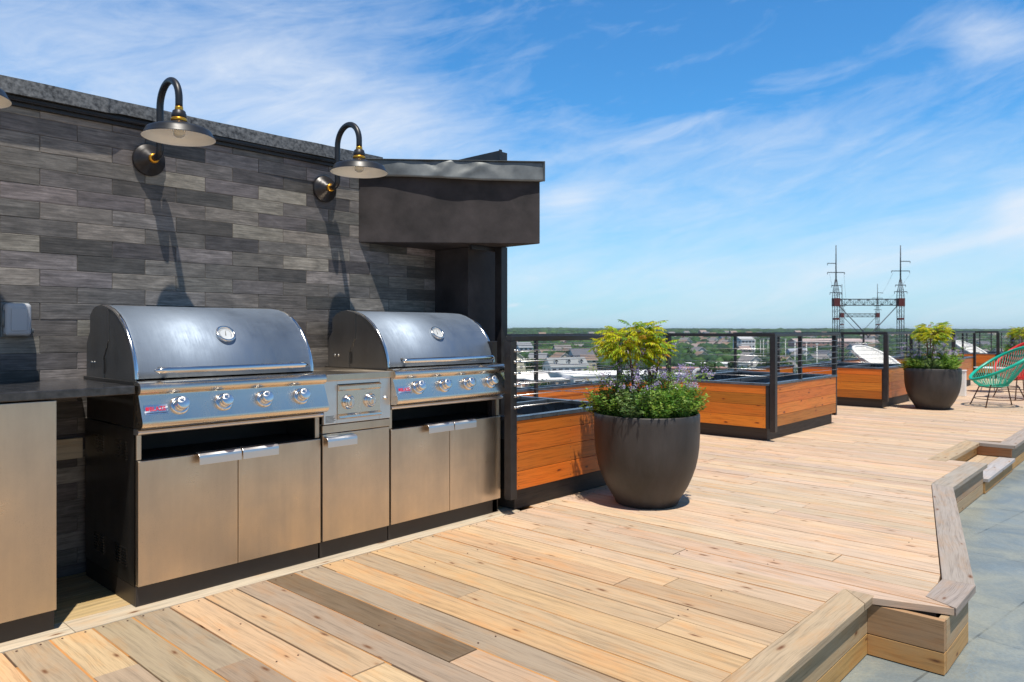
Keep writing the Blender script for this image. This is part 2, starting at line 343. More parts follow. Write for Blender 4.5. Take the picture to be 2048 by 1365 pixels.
# ------------------------------------------------------------------ deck
def ylo(x):
    if x < 1.76: return -8.0
    if x < 3.41: return 1.115
    if x < 3.535: return .69
    if x < 3.83: return .822
    if x < 6.17: return .822+(x-3.83)*(1.388-.822)/(6.17-3.83)
    if x < 7.41: return 1.388
    if x < 8.87: return 1.675
    return 1.375
deckcols = [(.50, .335, .19), (.53, .36, .21), (.44, .30, .18), (.54, .37, .215), (.54, .335, .165), (.44, .31, .205), (.60, .385, .17), (.58, .35, .15)]
graycols = [(.33, .25, .175), (.38, .29, .20), (.35, .27, .195)]
mb = MB(); PW = .1455
specials = {}
x = .716-PW*44; i = 0
while x < 46:
    x0, x1 = x+.0036, x+PW-.0036; x += PW; i += 1
    yh = 3.112 if x0 < 3.50 else 4.46
    a, b = ylo(x0+.001), ylo(x1-.001)
    if x0 < 3.535 < x1: a, b = .69, .822
    cuts = []; y = random.uniform(-.3, 2.4)+1.0
    while y < yh-.25:
        if y > max(a, b)+.3: cuts.append(y)
        y += random.uniform(1.6, 3.0)
    if x0 < 1.76:
        y = -8+random.uniform(.5, 3)
        cuts = []
        while y < 2.2: cuts.append(y); y += random.uniform(1.6, 3.2)
        cuts.append(random.choice((2.35, 2.62, 2.75)))
    elif x0 < 3.4:
        pass
    bi = round((x0-.716)/PW)
    for kb, cv in ((0, []), (1, [2.66]), (2, []), (3, [2.42]), (4, []), (5, [2.04]), (6, []), (7, [1.88]), (8, []), (9, []), (10, [2.3]), (11, []), (12, [1.5])):
        if bi == kb: cuts = [c for c in cuts if c < 1.2]+cv
    ys = [None]+cuts+[yh]
    for q in range(len(ys)-1):
        col = random.choice(deckcols) if random.random() < (.74 if x0 < 2.3 else .97) else random.choice(graycols)
        f_ = .22 if x0 < 2.3 else (.55 if x0 < 3 else .66); col = tuple((1-f_)*v+f_*u for v, u in zip(col, (.54, .40, .255) if x0 < 3 else (.62, .485, .375)))
        if bi == 7 and q == len(ys)-2: col = (.17, .115, .07)
        if bi in (8, 6, 3) and x0 < 3: col = (.34, .262, .185)
        col = vary(col, .10, .025); zt = random.uniform(-.0015, .0015)
        lo_a, lo_b = (a, b) if ys[q] is None else (ys[q]+.0022, ys[q]+.0022); hi = ys[q+1]-.0022
        mb.prism([(x0, lo_a), (x1, lo_b), (x1, hi), (x0, hi)], -.03, zt, col, grain=(0, 1), bot=False)
# boards along the wall, running with it
for r in range(6):
    y0 = 3.1165+r*.142; xs = [-5.5, -1.3+random.uniform(0, .3), .95+.5*(r % 2), 3.497]
    for q in range(3): mb.prism([(xs[q]+.001, y0), (xs[q+1]-.001, y0), (xs[q+1]-.001, y0+.139), (xs[q]+.001, y0+.139)], -.03, .0, vary((.56, .46, .35) if r == 0 else (.48, .34, .17), .06), grain=(1, 0), bot=False)
deck = struct('deck', mb, M['deck'], bevel=.0022)
# orange resin lines between the boards are the fresh edges of the cedar: a sub-floor strip shows in the gaps
g = MB(); x = .716-PW*44; random.seed(3)
while x < 30:
    yy0 = ylo(x+.001); yh = 3.112 if x < 3.5 else 4.46; y = yy0
    while y < yh:
        y2 = min(yh, y+random.uniform(.5, 1.6)); q_ = random.random(); zt = -.0028 if q_ < (.5 if x < 2.4 else .7) else -.009
        g.prism([(x-.0039, y), (x+.0039, y), (x+.0039, y2), (x-.0039, y2)], -.028, zt, vary((.50, .24, .075) if q_ < (.5 if x < 2.4 else .7) else ((.30, .15, .06) if q_ < .8 else (.10, .05, .03)), .15), grain=(0, 1), bot=False); y = y2
    x += PW
g.prism([(-5, 1.05), (3.40, 1.05), (3.46, .76), (3.81, .76), (6.15, 1.31), (7.35, 1.31), (7.35, 1.62), (8.9, 1.62), (8.9, 1.31), (46, 1.31), (46, 4.5), (-5, 4.5)], -.06, -.031, (.12, .06, .03), off=(0, 0)); g.build('board_gap', M['fascia'], deck)
nl = MB(); x = .716-PW*5
while x < 5.2:
    for y_ in [3.085]+[2.72-.406*q for q in range(6)]:
        if y_ > ylo(x+PW/2)+.05 and (y_ > 3 or random.random() < .12):
            for o_ in (.032, PW-.032): nl.lathe([(0, .0019), (.0032, .0019), (.0036, .0)], (x+o_+random.uniform(-.004, .004), y_+random.uniform(-.006, .006), 0), 8)
    x += PW
nl.build('deck_screw', M['rust'], deck)
# border boards
bd = MB(); BT = -.032
bg_ = (.44, .325, .22); bgr = (.37, .315, .27)
def quad(pts, col, gr, z1=.002, z0=BT): bd.prism(pts, z0, z1, vary(col, .05), grain=gr)
quad([(1.762, .985), (3.275, .985), (3.41, 1.112), (1.762, 1.112)], bg_, (1, 0))
quad([(3.277, .985), (3.42, .985), (3.408, 1.112)], bg_, (0, 1)) if False else None
quad([(3.28, .985), (3.405, .985), (3.405, 1.108)], bg_, (1, 0))
quad([(3.537, .817), (3.455, .69), (3.846, .687), (3.83, .815)][0:0] or [(3.47, .688), (3.846, .686), (3.832, .818), (3.54, .818)], bgr, (1, 0), .004)
quad([(3.850, .690), (6.118, 1.232), (6.165, 1.384), (3.836, .818)], bgr, (.973, .232), .003)
quad([(6.122, 1.236), (7.412, 1.236), (7.412, 1.385), (6.170, 1.385)], bgr, (1, 0), .003)
quad([(7.30, 1.524), (8.72, 1.524), (8.86, 1.672), (7.30, 1.672)], bg_, (1, 0), .003)
quad([(8.725, 1.524), (8.725, 1.226), (8.868, 1.372), (8.868, 1.672)], bgr, (0, 1), .003)
quad([(8.73, 1.223), (46, 1.223), (46, 1.372), (8.871, 1.372)], bgr, (1, 0), .003)
bd.build('border_board', M['deck'], deck, bevel=.003)
# fascia
fs = MB(); oc = (.52, .30, .11); gc = (.42, .30, .185); LOW = -.26
def fasc(p, q, col1, col2, zt=-.036, zb=LOW+.004, th=.03):
    p = Vector((*p, 0)); q = Vector((*q, 0)); d_ = (q-p); L = d_.length; d_.normalize(); n_ = Vector((d_.y, -d_.x, 0))
    hs = [(zb, zb+.088), (zb+.091, zt)]
    if zt-zb < .14: hs = [(zb, zt)]
    for kx, (z0, z1) in enumerate(hs):
        pts = [p, q, q-n_*th, p-n_*th]; fs.prism([(v.x, v.y) for v in pts], z0, z1, vary(col1 if kx == 0 else col2, .05), grain=(d_.x, d_.y))
fasc((1.76, 1.010), (3.4215, 1.010), oc, (.46, .33, .20)); fasc((1.735, -8), (1.735, 1.0), oc, oc)
fs2 = None
fasc((3.425, .985), (3.485, .73), oc, (.46, .30, .17)) if False else None
fasc((3.423, 1.01), (3.423, .715), (.52, .30, .11), (.40, .25, .13), th=-.03)
fasc((3.424, .713), (3.835, .713), (.5, .3, .12), gc)
fasc((3.85, .716), (6.125, 1.262), oc, gc)
fasc((6.128, 1.264), (7.385, 1.264), gc, gc)
fasc((7.30, 1.552), (8.75, 1.552), oc, oc, zb=-.125)
fasc((8.752, 1.552), (8.752, 1.255), (.42, .2, .09), (.42, .2, .09), zb=-.125)
fasc((7.385, 1.235+.03), (7.385, 1.55), gc, gc, zb=-.125)
fasc((8.755, 1.262), (46, 1.262), oc, gc)
# lower step: tread boards and riser
for q in range(2): fs.box(7.39, 1.366+q*.092, -.155, 8.75, 1.366+q*.092+.089, -.128, vary((.50, .39, .27), .08), axis=0)
fs.box(7.386, 1.225, -.155, 8.752, 1.362, -.126, (.44, .42, .42), axis=0)
fasc((7.39, 1.25), (8.754, 1.25), oc, oc, zt=-.16)
fs.build('fascia_board', M['fascia'], deck, bevel=.002)
cb = MB(); pth = [(3.428-.012, .965-.24*u, -.040-.010*math.sin(u*3.1)-.004*u) for u in [i_/12 for i_ in range(13)]]
cb.tube(pth, .0045, 6); tag(cb.build('cord', M['blackm']), 'thin black cord sagging under the lip of the deck corner', 'cord')
# lower roof
mb = MB(); mb.prism([(-40, -40), (60, -40), (60, 4.8), (-40, 4.8)], LOW-.3, LOW, off=(0, 0)); struct('lower_roof', mb, M['paver'])
bb = MB(); bb.box(-40, -40, -26, 60, 4.9, LOW-.31, (.35, .16, .11)); tag(bb.build('rooftop_building', M['paint']), 'brick building that carries the rooftop deck', 'building')

# ------------------------------------------------------------------ tile wall
wall = thing('tiled_wall', 'grey wood-look tiled wall with metal coping behind the grills', 'wall', (.9, 3.86, 0))
mb = MB(); TW, TH_ = .307, .0765; ztop = 2.114; row = 0; z = ztop+TH_
def tilecol():
    r_ = random.random()
    if r_ < .22: c = (.082, .076, .072)
    elif r_ < .60: c = (.150, .138, .128)
    elif r_ < .85: c = (.200, .182, .164)
    else: c = (.26, .235, .205)
    if random.random() < .25: c = (c[0]*.97, c[1]*.95, c[2]*1.04)
    return vary(c, .10, .02)
while z > .0:
    z1 = min(z, 2.148); z0 = z-TH_; xx = 1.028-TW*12+(TW/2 if row % 2 else 0)
    while xx < 3.427:
        a, b = xx+.0014, min(xx+TW, 3.43)-.0014
        if b-a > .01: mb.box(a, 3.85+random.uniform(-.0008, .0008), z0+.001, b, 3.862, z1-.001, tilecol(), axis=0)
        xx += TW
    z -= TH_; row += 1
mb.build('wall_tile', M['tile'], wall, bevel=.0012, seg=1)
mb = MB(); mb.box(-2.7, 3.8535, 0, 3.43, 4.05, 2.16); mb.build('wall_core', M['grout'], wall)
mb = MB(); mb.box(.55, 3.826, .548, 1.198, 3.849, .642, (.62, .54, .40)); mb.build('painted_light_strip', M['fascia'], wall, bevel=.002)  # pale strip added on the tiles, imitating light reflected into the cabinet gap
mb = MB(); xs = np.linspace(-2.7, 2.95, 90)
joint = 1.33
for a, b in zip(xs[:-1], xs[1:]):
    def zz(x_): return .0015*math.sin(x_*5)+.001*math.sin(x_*13+1)
    def yy(x_): return 3.795+.005*math.sin(x_*4+1)+(.010 if x_ > joint else 0)
    lo = lambda x_: 2.188+(.010 if joint < x_ < joint+.5 else 0)*(1-(x_-joint)*2)+zz(x_)*.5
    mb.face([(a, yy(a), lo(a)), (b, yy(b), lo(b)), (b, yy(b)+.012, 2.262+zz(b)), (a, yy(a)+.012, 2.262+zz(a))])
    mb.face([(a, yy(a)+.012, 2.262+zz(a)), (b, yy(b)+.012, 2.262+zz(b)), (b, 4.1, 2.27), (a, 4.1, 2.27)])
    mb.face([(a, yy(a), lo(a)), (a, 3.84, lo(a)+.004), (b, 3.84, lo(b)+.004), (b, yy(b), lo(b))])
mb.build('coping', M['coping'], wall)
mb = MB(); mb.box(-2.7, 3.815, 2.166, 2.9, 3.852, 2.186); mb.box(-2.7, 3.835, 2.148, 2.9, 3.852, 2.1655); mb.box(-2.7, 3.830, 2.1865, 2.9, 3.852, 2.225); mb.box(-2.7, 3.812, 2.1705, 2.9, 3.8145, 2.173); mb.build('drip_edge', M['blackm'], wall, bevel=.002)

# bulkhead (canopy) over the wall end
can = thing('canopy_bulkhead', 'dark angled bulkhead box jutting out above the far grill', 'canopy', (3.2, 3.6, 1.7))
A_, B_ = Vector((2.785, 3.848)), Vector((3.617, 3.054)); dr = (B_-A_).normalized(); nn = Vector((dr.y, -dr.x))
mb = MB(); mb.prism([tuple(A_), tuple(B_), (3.62, 4.4), (2.785, 4.4)], 1.703, 2.125, off=(0, 0)); mb.build('fascia_box', M['bulk'], can, bevel=.004)
mb = MB(); N = 60; L = (B_-A_).length
def fp(i_):
    u = -.02+i_*(L+.05)/N; return A_+dr*u
KU = [(-.1, .020), (.12, .020), (.35, .030), (.52, .042), (.66, .044), (.8, .040), (.98, .041), (1.08, .028), (1.3, .014)]
def bul(u, v): # v 0 bottom..1 top
    w_ = np.interp(u, [q[0] for q in KU], [q[1] for q in KU])
    dent = .012*math.exp(-((u-.50-.10*v)/.035)**2)-.010*math.exp(-((u-.60+.15*v)/.03)**2)*v+.009*math.exp(-((u-.74-.2*(v-.5))/.04)**2)*math.sin(3.1*v)+.006*math.exp(-((u-.93+.2*v)/.05)**2)*v+.005*math.exp(-((u-.28)/.04)**2)*math.sin(3.1*v)
    return .018+(1-v)*(w_-.018)+dent*min(1, v*3)+.0012*math.sin(u*23+v*3)
rows = 8; b0 = len(mb.v)
for i_ in range(N+1):
    p0 = fp(i_); u = i_/N*(L+.05)
    for j_ in range(rows+1):
        v = j_/rows; q = p0+nn*bul(u, v); zb = 2.112+.007*math.sin(u*5+.5)-.012*(u/L)**2; mb.v.append((q.x, q.y, zb+(2.228-zb)*v+(.001*math.sin(u*11) if v == 1 else 0)))
for i_ in range(N):
    for j_ in range(rows): mb.fi([b0+i_*(rows+1)+j_, b0+(i_+1)*(rows+1)+j_, b0+(i_+1)*(rows+1)+j_+1, b0+i_*(rows+1)+j_+1], smooth=True)
e0 = fp(N)+nn*.03
mb.face([(e0.x, e0.y, 2.10), (3.66, 4.4, 2.10), (3.66, 4.4, 2.228), (e0.x, e0.y, 2.228)]); s0 = fp(0)+nn*.03
mb.face([(s0.x, s0.y, 2.228), (e0.x, e0.y, 2.228), (3.66, 4.4, 2.23), (2.77, 4.4, 2.23)])
fl = mb.build('flashing', M['flash'], can); sm = fl.modifiers.new('solid', 'SOLIDIFY'); sm.thickness = .003
mb = MB(); mb.box(3.43, 3.522, .0, 3.71, 4.3, 1.7025); tag(mb.build('support_column', M['bulk'], bevel=.004), 'dark square column under the bulkhead at the wall end', 'column')
mb = MB(); mb.box(3.565, 3.345, .0, 3.625, 3.405, 1.7025); mb.box(3.35, 3.405, 1.672, 3.62, 3.43, 1.7022); tag(mb.build('steel_post', M['blackm'], bevel=.003), 'tall black steel post holding up the bulkhead corner', 'post')
mb = MB(); mb.box(3.585, 3.38, 2.235, 3.60, 6.0, 2.352); mb.box(3.605, 3.375, 2.235, 3.655, 3.385, 2.345); mb.box(3.61, 3.39, 2.235, 3.625, 6, 2.335); mb.box(3.575, 3.37, 2.235, 3.60, 3.378, 2.356)
tag(mb.build('roof_curb', M['blackm'], bevel=.002), 'black metal curb end standing on top of the bulkhead', 'roof curb')

# ------------------------------------------------------------------ wall lamps
def lamp(x, label):
    t_ = thing('wall_lamp', label, 'wall lamp', (x, 3.85, 2.0), group='gooseneck lamps on the tiled wall')
    z = 2.003
    mb = MB(); mb.lathe([(0, 0), (.079, 0), (.080, .008), (.076, .018), (.060, .022), (.058, .032), (.045, .036), (.043, .044), (.028, .048), (.026, .06), (0, .062)], (x, 3.849, z), 44, axis=(0, -1, 0)); mb.build('mounting_plate', M['blackm'], t_)
    mb = MB(); mb.lathe([(0, .058), (.024, .058), (.024, .074), (.019, .078), (0, .08)], (x, 3.849, z), 24, axis=(0, -1, 0)); mb.build('collar', M['brass'], t_)
    p_ = [(x, 3.775, z), (x, 3.745, z+.001)]+[(x, 3.745-.036*math.sin(a), z+.036*(1-math.cos(a))) for a in np.linspace(.2, math.pi/2, 7)]
    p_ += [(x, 3.709, 2.12), (x, 3.709, 2.20)]+[(x, 3.6015+.1075*math.cos(a), 2.238+.108*math.sin(a)) for a in np.linspace(0, math.pi, 22)]+[(x, 3.494, 2.215), (x, 3.494, 2.198)]
    mb = MB(); mb.tube(p_, .0165, 16); mb.build('gooseneck', M['lampm'], t_)
    c = (x, 3.494, 0)
    mb = MB(); mb.lathe([(0, 2.200), (.0175, 2.200), (.0185, 2.196), (.0185, 2.183), (.017, 2.18), (0, 2.18)], c, 24); mb.lathe([(0, 2.146), (.034, 2.146), (.036, 2.142), (.036, 2.134), (.034, 2.130), (0, 2.13)], c, 30); mb.build('brass_ring', M['brass'], t_)
    mb = MB(); mb.lathe([(0, 2.184), (.024, 2.183), (.029, 2.178), (.030, 2.170), (.033, 2.166), (.033, 2.150), (.030, 2.145), (0, 2.145)], c, 30); mb.build('socket_cap', M['blackm'], t_)
    mb = MB(); mb.lathe([(.030, 2.132), (.045, 2.122), (.062, 2.112), (.10, 2.103), (.127, 2.097), (.141, 2.090), (.147, 2.080), (.154, 2.064), (.161, 2.056), (.1615, 2.053)], c, 64)
    sh = mb.build('shade', M['lampm'], t_)
    mb = MB(); mb.lathe([(.028, 2.129), (.045, 2.119), (.062, 2.109), (.10, 2.100), (.126, 2.094), (.139, 2.087), (.144, 2.078), (.151, 2.063), (.158, 2.0545), (.1615, 2.053)], c, 64); mb.build('shade_lining', M['cream'], sh)
    mb = MB(); mb.lathe([(0, 2.13), (.014, 2.128), (.016, 2.11), (.028, 2.095), (.030, 2.080), (.024, 2.064), (.012, 2.056), (0, 2.054)], c, 28); mb.build('bulb', M['glass'], t_)
    return t_
m, k, p = newmat('bulb_glass'); M['glass'] = m; p.inputs['Base Color'].default_value = (.85, .83, .74, 1); p.inputs['Roughness'].default_value = .08; p.inputs['Transmission Weight'].default_value = .55; p.inputs['IOR'].default_value = 1.3
l0 = lamp(1.504, 'charcoal gooseneck lamp on the wall above the nearer grill')
dup(l0, (2.530, 3.85, 2.0), 0, 'charcoal gooseneck lamp between the nearer grill and the bulkhead')
dup(l0, (.668, 3.85, 2.0), 0, 'gooseneck lamp cut off by the left edge, its rim just showing')
# outlet box
ob = thing('outlet_box', 'grey plastic weatherproof outlet cover on the tiled wall', 'outlet box', (.93, 3.85, 1.19))
m, k, p = newmat('cloudy_plastic'); M['plast'] = m; p.inputs['Base Color'].default_value = (.62, .64, .68, 1); p.inputs['Roughness'].default_value = .22; p.inputs['Transmission Weight'].default_value = .25; p.inputs['IOR'].default_value = 1.3
mb = MB(); mb.box(.875, 3.835, 1.118, .985, 3.849, 1.272); mb.build('back_plate', M['flash'], ob, bevel=.004)
mb = MB(); mb.box(.880, 3.780, 1.124, .980, 3.834, 1.267); mb.build('cover', M['plast'], ob, bevel=.016, seg=4)
mb = MB(); mb.box(.900, 3.775, 1.145, .960, 3.7795, 1.245); mb.build('cover_boss', M['plast'], ob, bevel=.004)
mb = MB(); mb.tube([(.876, 3.80, 1.16), (.876, 3.80, 1.235)], .006, 8); mb.build('hinge', M['flash'], ob)
mb = MB(); mb.tube([(.983, 3.79, 1.135), (.983, 3.79, 1.155)], .006, 8); mb.build('latch', M['flash'], ob)

# ------------------------------------------------------------------ cabinets, countertop
def pull(x0, x1, z, par, y=3.178):
    mb = MB(); pr_ = [(y, z+.012), (y-.030, z+.008), (y-.038, z), (y-.040, z-.010), (y-.040, z-.040), (y-.037, z-.040), (y-.037, z-.010), (y-.034, z-.001), (y-.028, z+.005), (y, z+.009)]
    mb.extr(pr_, x0, x1); return mb.build('handle', M['pull'], par, bevel=.001)
CY = 3.195
def cabinet(X0, X1, label, two=True, openz=(.612, .715), grp=None):
    t_ = thing('grill_cabinet' if two else 'burner_cabinet', label, 'cabinet', (X0, 3.5, 0), group=grp)
    mb = MB(); top = .735 if two else .672
    mb.box(X0, CY+.012, .084, X0+.003, 3.80, top); mb.box(X1-.003, CY+.012, .084, X1, 3.80, top); mb.box(X0, CY+.012, .084, X0+.022, CY+.020, top)
    mb.box(X0+.0035, 3.79, .084, X1-.0035, 3.80, top); mb.box(X0+.0035, CY+.02, .084, X1-.0035, 3.789, .088)
    # louvres in the side panel
    for zc, yc in ((.60, 3.36), (.60, 3.62), (.15, 3.36), (.15, 3.62)):
        for r_ in range(7):
            for c_ in (-.034, .034): mb.extr([(yc+c_-.028, 0), (yc+c_+.028, 0), (yc+c_+.028, .004), (yc+c_-.028, .004)], 0, .001) if False else mb.box(X0-.004, yc+c_-.028, zc+r_*.012, X0-.0003, yc+c_+.028, zc+r_*.012+.004)
    mb.build('side_panel', M['darksteel'], t_)
    mb = MB(); mb.box(X0+.004, CY+.035, .60 if two else .10, X1-.004, CY+.30, .605 if two else .105); mb.box(X0+.004, CY+.30, .10, X1-.004, CY+.305, top-.005); mb.build('inner_lining', M['black'], t_)
    if two:
        for a_, b_ in ((X0+.0005, X0+.020), (X1-.024, X1-.0005)): mb = MB(); mb.box(a_, CY-.001, .61, b_, CY+.0115, .722); mb.build('front_stile', M['steel'], t_, bevel=.0015)
        mb = MB(); pr_ = [(CY+.02, .738), (CY-.018, .738), (CY-.030, .733), (CY-.033, .726), (CY-.030, .719), (CY-.018, .714), (CY+.02, .714)]; mb.extr(pr_, X0-.004, X1+.004); mb.build('top_rail', M['pull'], t_, bevel=.001)
        mid = (X0+X1)/2
        for a, b, s_ in ((X0+.002, mid-.0015, 1), (mid+.0015, X1-.002, -1)):
            mb = MB(); mb.box(a, CY-.016, .088, b, CY+.010, .606); dd = mb.build('door', M['steel'], t_, bevel=.003, seg=3)
            if s_ > 0: pull(b-.195, b-.002, .604, dd, CY-.0165)
            else: pull(a+.002, a+.180, .604, dd, CY-.0165)
    else:
        mb = MB(); mb.box(X0+.004, CY-.014, .628, X1-.004, CY+.010, .668); mb.build('top_strip', M['steel'], t_, bevel=.002)
        mb = MB(); mb.box(X0+.004, CY-.016, .088, X1-.006, CY+.010, .624); dd = mb.build('door', M['steel'], t_, bevel=.003, seg=3)
        pull(X0+.008, X0+.185, .602, dd, CY-.0165)
    mb = MB(); mb.box(X0+.001, CY+.008, .0015, X1-.001, CY+.022, .083); mb.box(X0+.0005, CY+.0225, .0015, X0+.012, 3.79, .083); mb.box(X1-.012, CY+.0225, .0015, X1-.0005, 3.79, .083); mb.build('toe_kick', M['toe'], t_, bevel=.001)
    return t_
cab1 = cabinet(1.200, 2.072, 'two-door steel cabinet under the nearer grill, beside the open gap', grp='two-door cabinets under the grills')
dup(cab1, (1.200+1.31, 3.5, 0), 0, 'two-door steel cabinet under the farther grill, next to the planter')
cabinet(2.078, 2.506, 'narrow single-door steel cabinet under the side burner', two=False)
lc = thing('end_cabinet', 'steel cabinet cut off by the left edge, under the dark countertop', 'cabinet', (.5, 3.5, 0))
mb = MB(); mb.box(-.35, CY-.016, .080, .905, CY+.010, .880); mb.build('door', M['steel'], lc, bevel=.003, seg=3)
mb = MB(); mb.box(-.35, CY+.0105, .08, .903, 3.80, .880); mb.build('side_panel', M['darksteel'], lc, bevel=.001)
mb = MB(); mb.box(-.35, CY+.008, .0015, .903, 3.78, .0785); mb.build('toe_kick', M['toe'], lc)
ct = thing('countertop', 'dark polished countertop left of the nearer grill', 'countertop', (.5, 3.5, .9))
mb = MB(); mb.box(-.5, 3.168, .886, 1.186, 3.845, .921); mb.build('slab', M['stone'], ct, bevel=.004)
mb = MB(); mb.box(.9, 3.785, .60, 1.19, 3.80, .8855); mb.build('back_brace', M['blackm'], ct) if False else None

# ------------------------------------------------------------------ grill
def textmesh(s_, size, ext=.0008):
    cu = bpy.data.curves.new('txt', 'FONT'); cu.body = s_; cu.size = size; cu.extrude = ext; cu.align_x = 'LEFT'; cu.space_character = 1.02; cu.offset = size*.012
    o = bpy.data.objects.new('txt', cu); C.objects.link(o); dg = bpy.context.evaluated_depsgraph_get(); dg.update()
    me = o.evaluated_get(dg).to_mesh(); vs = [v.co.copy() for v in me.vertices]; fs_ = [tuple(q.vertices) for q in me.polygons]
    o.evaluated_get(dg).to_mesh_clear(); C.objects.unlink(o); bpy.data.objects.remove(o); bpy.data.curves.remove(cu); return vs, fs_
M['redtxt'] = simple('red_lettering', (.62, .02, .06), .4); M['dial'] = simple('dial_face_silver', (.72, .74, .74), .35, .3, .03); M['ink'] = simple('black_ink', (.01, .01, .01), .5)
def grill():
    X0, X1 = 1.197, 2.045
    t_ = thing('gas_grill', 'nearer stainless gas grill beside the dark countertop', 'grill', (1.2, 3.5, .74), group='domed stainless gas grills')
    yv = [(3.203, .945), (3.206, .975), (3.217, 1.015), (3.235, 1.055), (3.262, 1.098), (3.298, 1.142), (3.343, 1.183), (3.395, 1.215), (3.45, 1.238), (3.51, 1.253), (3.58, 1.260), (3.635, 1.256), (3.68, 1.243), (3.71, 1.222), (3.722, 1.195)]
    mb = MB(); n_ = len(yv); b = len(mb.v); inner = [(y_+.003*(1 if y_ < 3.5 else -1)+(.0), z_-.004) for y_, z_ in yv]
    xs = (X0+.016, X1-.016)
    for x_ in xs:
        mb.v += [(x_, y_, z_) for y_, z_ in yv]
    for i_ in range(n_-1): mb.fi([b+i_, b+n_+i_, b+n_+i_+1, b+i_+1], smooth=True)
    hd = mb.build('hood', M['hood'], t_); s_ = hd.modifiers.new('solid', 'SOLIDIFY'); s_.thickness = .004; s_.offset = -1
    # end rims, rounded and bright
    mb = MB()
    for xa, xb in ((X0, X0+.0165), (X1-.0165, X1)):
        mb = MB(); b = 0
        prof = [(xa if xa == X0 else xb, -.006), (xa+.0008 if xa == X0 else xb-.0008, .001), (xa+.004 if xa == X0 else xb-.004, .004), (xa+.012 if xa == X0 else xb-.012, .0035), (xb if xa == X0 else xa, .0)]
        cy, cz = 3.55, .95
        for px_, o_ in prof:
            for y_, z_ in yv:
                d_ = Vector((y_-cy, z_-cz)).normalized(); mb.v.append((px_, y_+d_.x*o_, z_+d_.y*o_))
        for r_ in range(4):
            for i_ in range(n_-1): mb.fi([b+r_*n_+i_, b+r_*n_+i_+1, b+(r_+1)*n_+i_+1, b+(r_+1)*n_+i_], smooth=True)
        mb.build('hood_rim', M['chrome'], t_)
    mb = MB()
    for xa in (X0+.003, X1-.006):
        pts = yv[:13]+[(3.69, 1.235), (3.712, .935), (3.203, .935)]
        mb = MB(); mb.extr(pts, xa, xa+.003); mb.build('hood_cheek', M['hoodside'], t_)
    # rear housing plates
    mb = MB()
    for xa in (X0-.001, X1-.002): mb.extr([(3.56, .93), (3.56, 1.02), (3.50, 1.10), (3.50, 1.246), (3.58, 1.262), (3.635, 1.258), (3.685, 1.245), (3.725, 1.215), (3.726, 1.14), (3.768, 1.09), (3.77, .93)], xa, xa+.003)
    mb.box(X0+.003, 3.725, .93, X1-.003, 3.77, 1.09); mb.box(X0+.003, 3.70, 1.09, X1-.003, 3.725, 1.20)
    for yy_ in (3.70, 3.665): mb.lathe([(0, .006), (.006, .006), (.008, 0)], (X0-.001, yy_, 1.0), 10, axis=(-1, 0, 0))
    mb.build('rear_housing', M['hoodside'], t_)
    mb = MB(); mb.box(X0-.0025, 3.535, .955, X0-.0012, 3.545, 1.025); mb.build('side_slot', M['black'], t_)
    # firebox deck under the hood
    mb = MB(); mb.box(1.192, 3.203, .90, 2.066, 3.80, .9345); mb.box(1.20, 3.21, .742, 2.06, 3.78, .8995); mb.build('firebox', M['darksteel'], t_, bevel=.002)
    # control panel
    pr_ = [(3.2025, .9375), (3.160, .936), (3.142, .930), (3.131, .920), (3.127, .908), (3.129, .897), (3.136, .888), (3.150, .882), (3.150, .877), (3.109, .778), (3.107, .768), (3.110, .757), (3.118, .749), (3.130, .744), (3.2025, .742)]
    pr2 = []
    mb = MB(); b = len(mb.v); n_ = len(pr_); X2, X3 = 1.192, 2.071
    sm_ = {1, 2, 3, 4, 5, 6, 9, 10, 11, 12}
    for i_ in range(n_):
        j_ = (i_+1) % n_; (ya, za), (yb, zb) = pr_[i_], pr_[j_]; mb.face([(X2, ya, za), (X3, ya, za), (X3, yb, zb), (X2, yb, zb)][::-1], smooth=False)
    mb.face([(X2, y_, z_) for y_, z_ in pr_]); mb.face([(X3, y_, z_) for y_, z_ in reversed(pr_)])
    pn = mb.build('control_panel', M['panel'], t_, bevel=0)
    bpy.context.view_layer.update()
    import bmesh as _b
    bm_ = _b.new(); bm_.from_mesh(pn.data); _b.ops.remove_doubles(bm_, verts=bm_.verts, dist=1e-5); _b.ops.recalc_face_normals(bm_, faces=bm_.faces)
    for f_ in bm_.faces: f_.smooth = len(f_.verts) == 4
    for e_ in bm_.edges:
        if len(e_.link_faces) == 2 and e_.calc_face_angle(0) > math.radians(38): e_.smooth = False
    bm_.to_mesh(pn.data); bm_.free()
    # knobs
    nrm = Vector((0, -.099, .041)).normalized(); cz = .829; cyk = 3.150-.041*(.877-cz)/.099
    for kx in (1.352, 1.545, 1.738, 1.930):
        kx -= .004; c = Vector((kx, cyk, cz))
        mb = MB(); mb.lathe([(.036, 0), (.0385, .003), (.0385, .010), (.034, .014), (.030, .014), (0, .0145)], c, 40, axis=nrm); bz = mb.build('knob_bezel', M['chrome'], t_)
        mb = MB(); mb.lathe([(.025, .0145), (.0265, .018), (.0265, .022), (.0235, .025), (.0235, .030), (.0262, .033), (.0268, .040), (.0262, .047), (.0245, .0495)], c, 40, axis=nrm); kn = mb.build('knob', M['chrome'], t_)
        mb = MB(); mb.lathe([(.0246, .0495), (.023, .0508), (0, .0512)], c, 40, axis=nrm); mb.build('knob_face', M['knobf'], kn)
        up = Vector((0, .041, .099)).normalized(); mb = MB(); q_ = c+nrm*.0513+up*.017; mb.lathe([(0, .0006), (.0024, .0006), (.0024, 0)], q_, 12, axis=nrm); mb.build('knob_mark', M['ink'], kn)
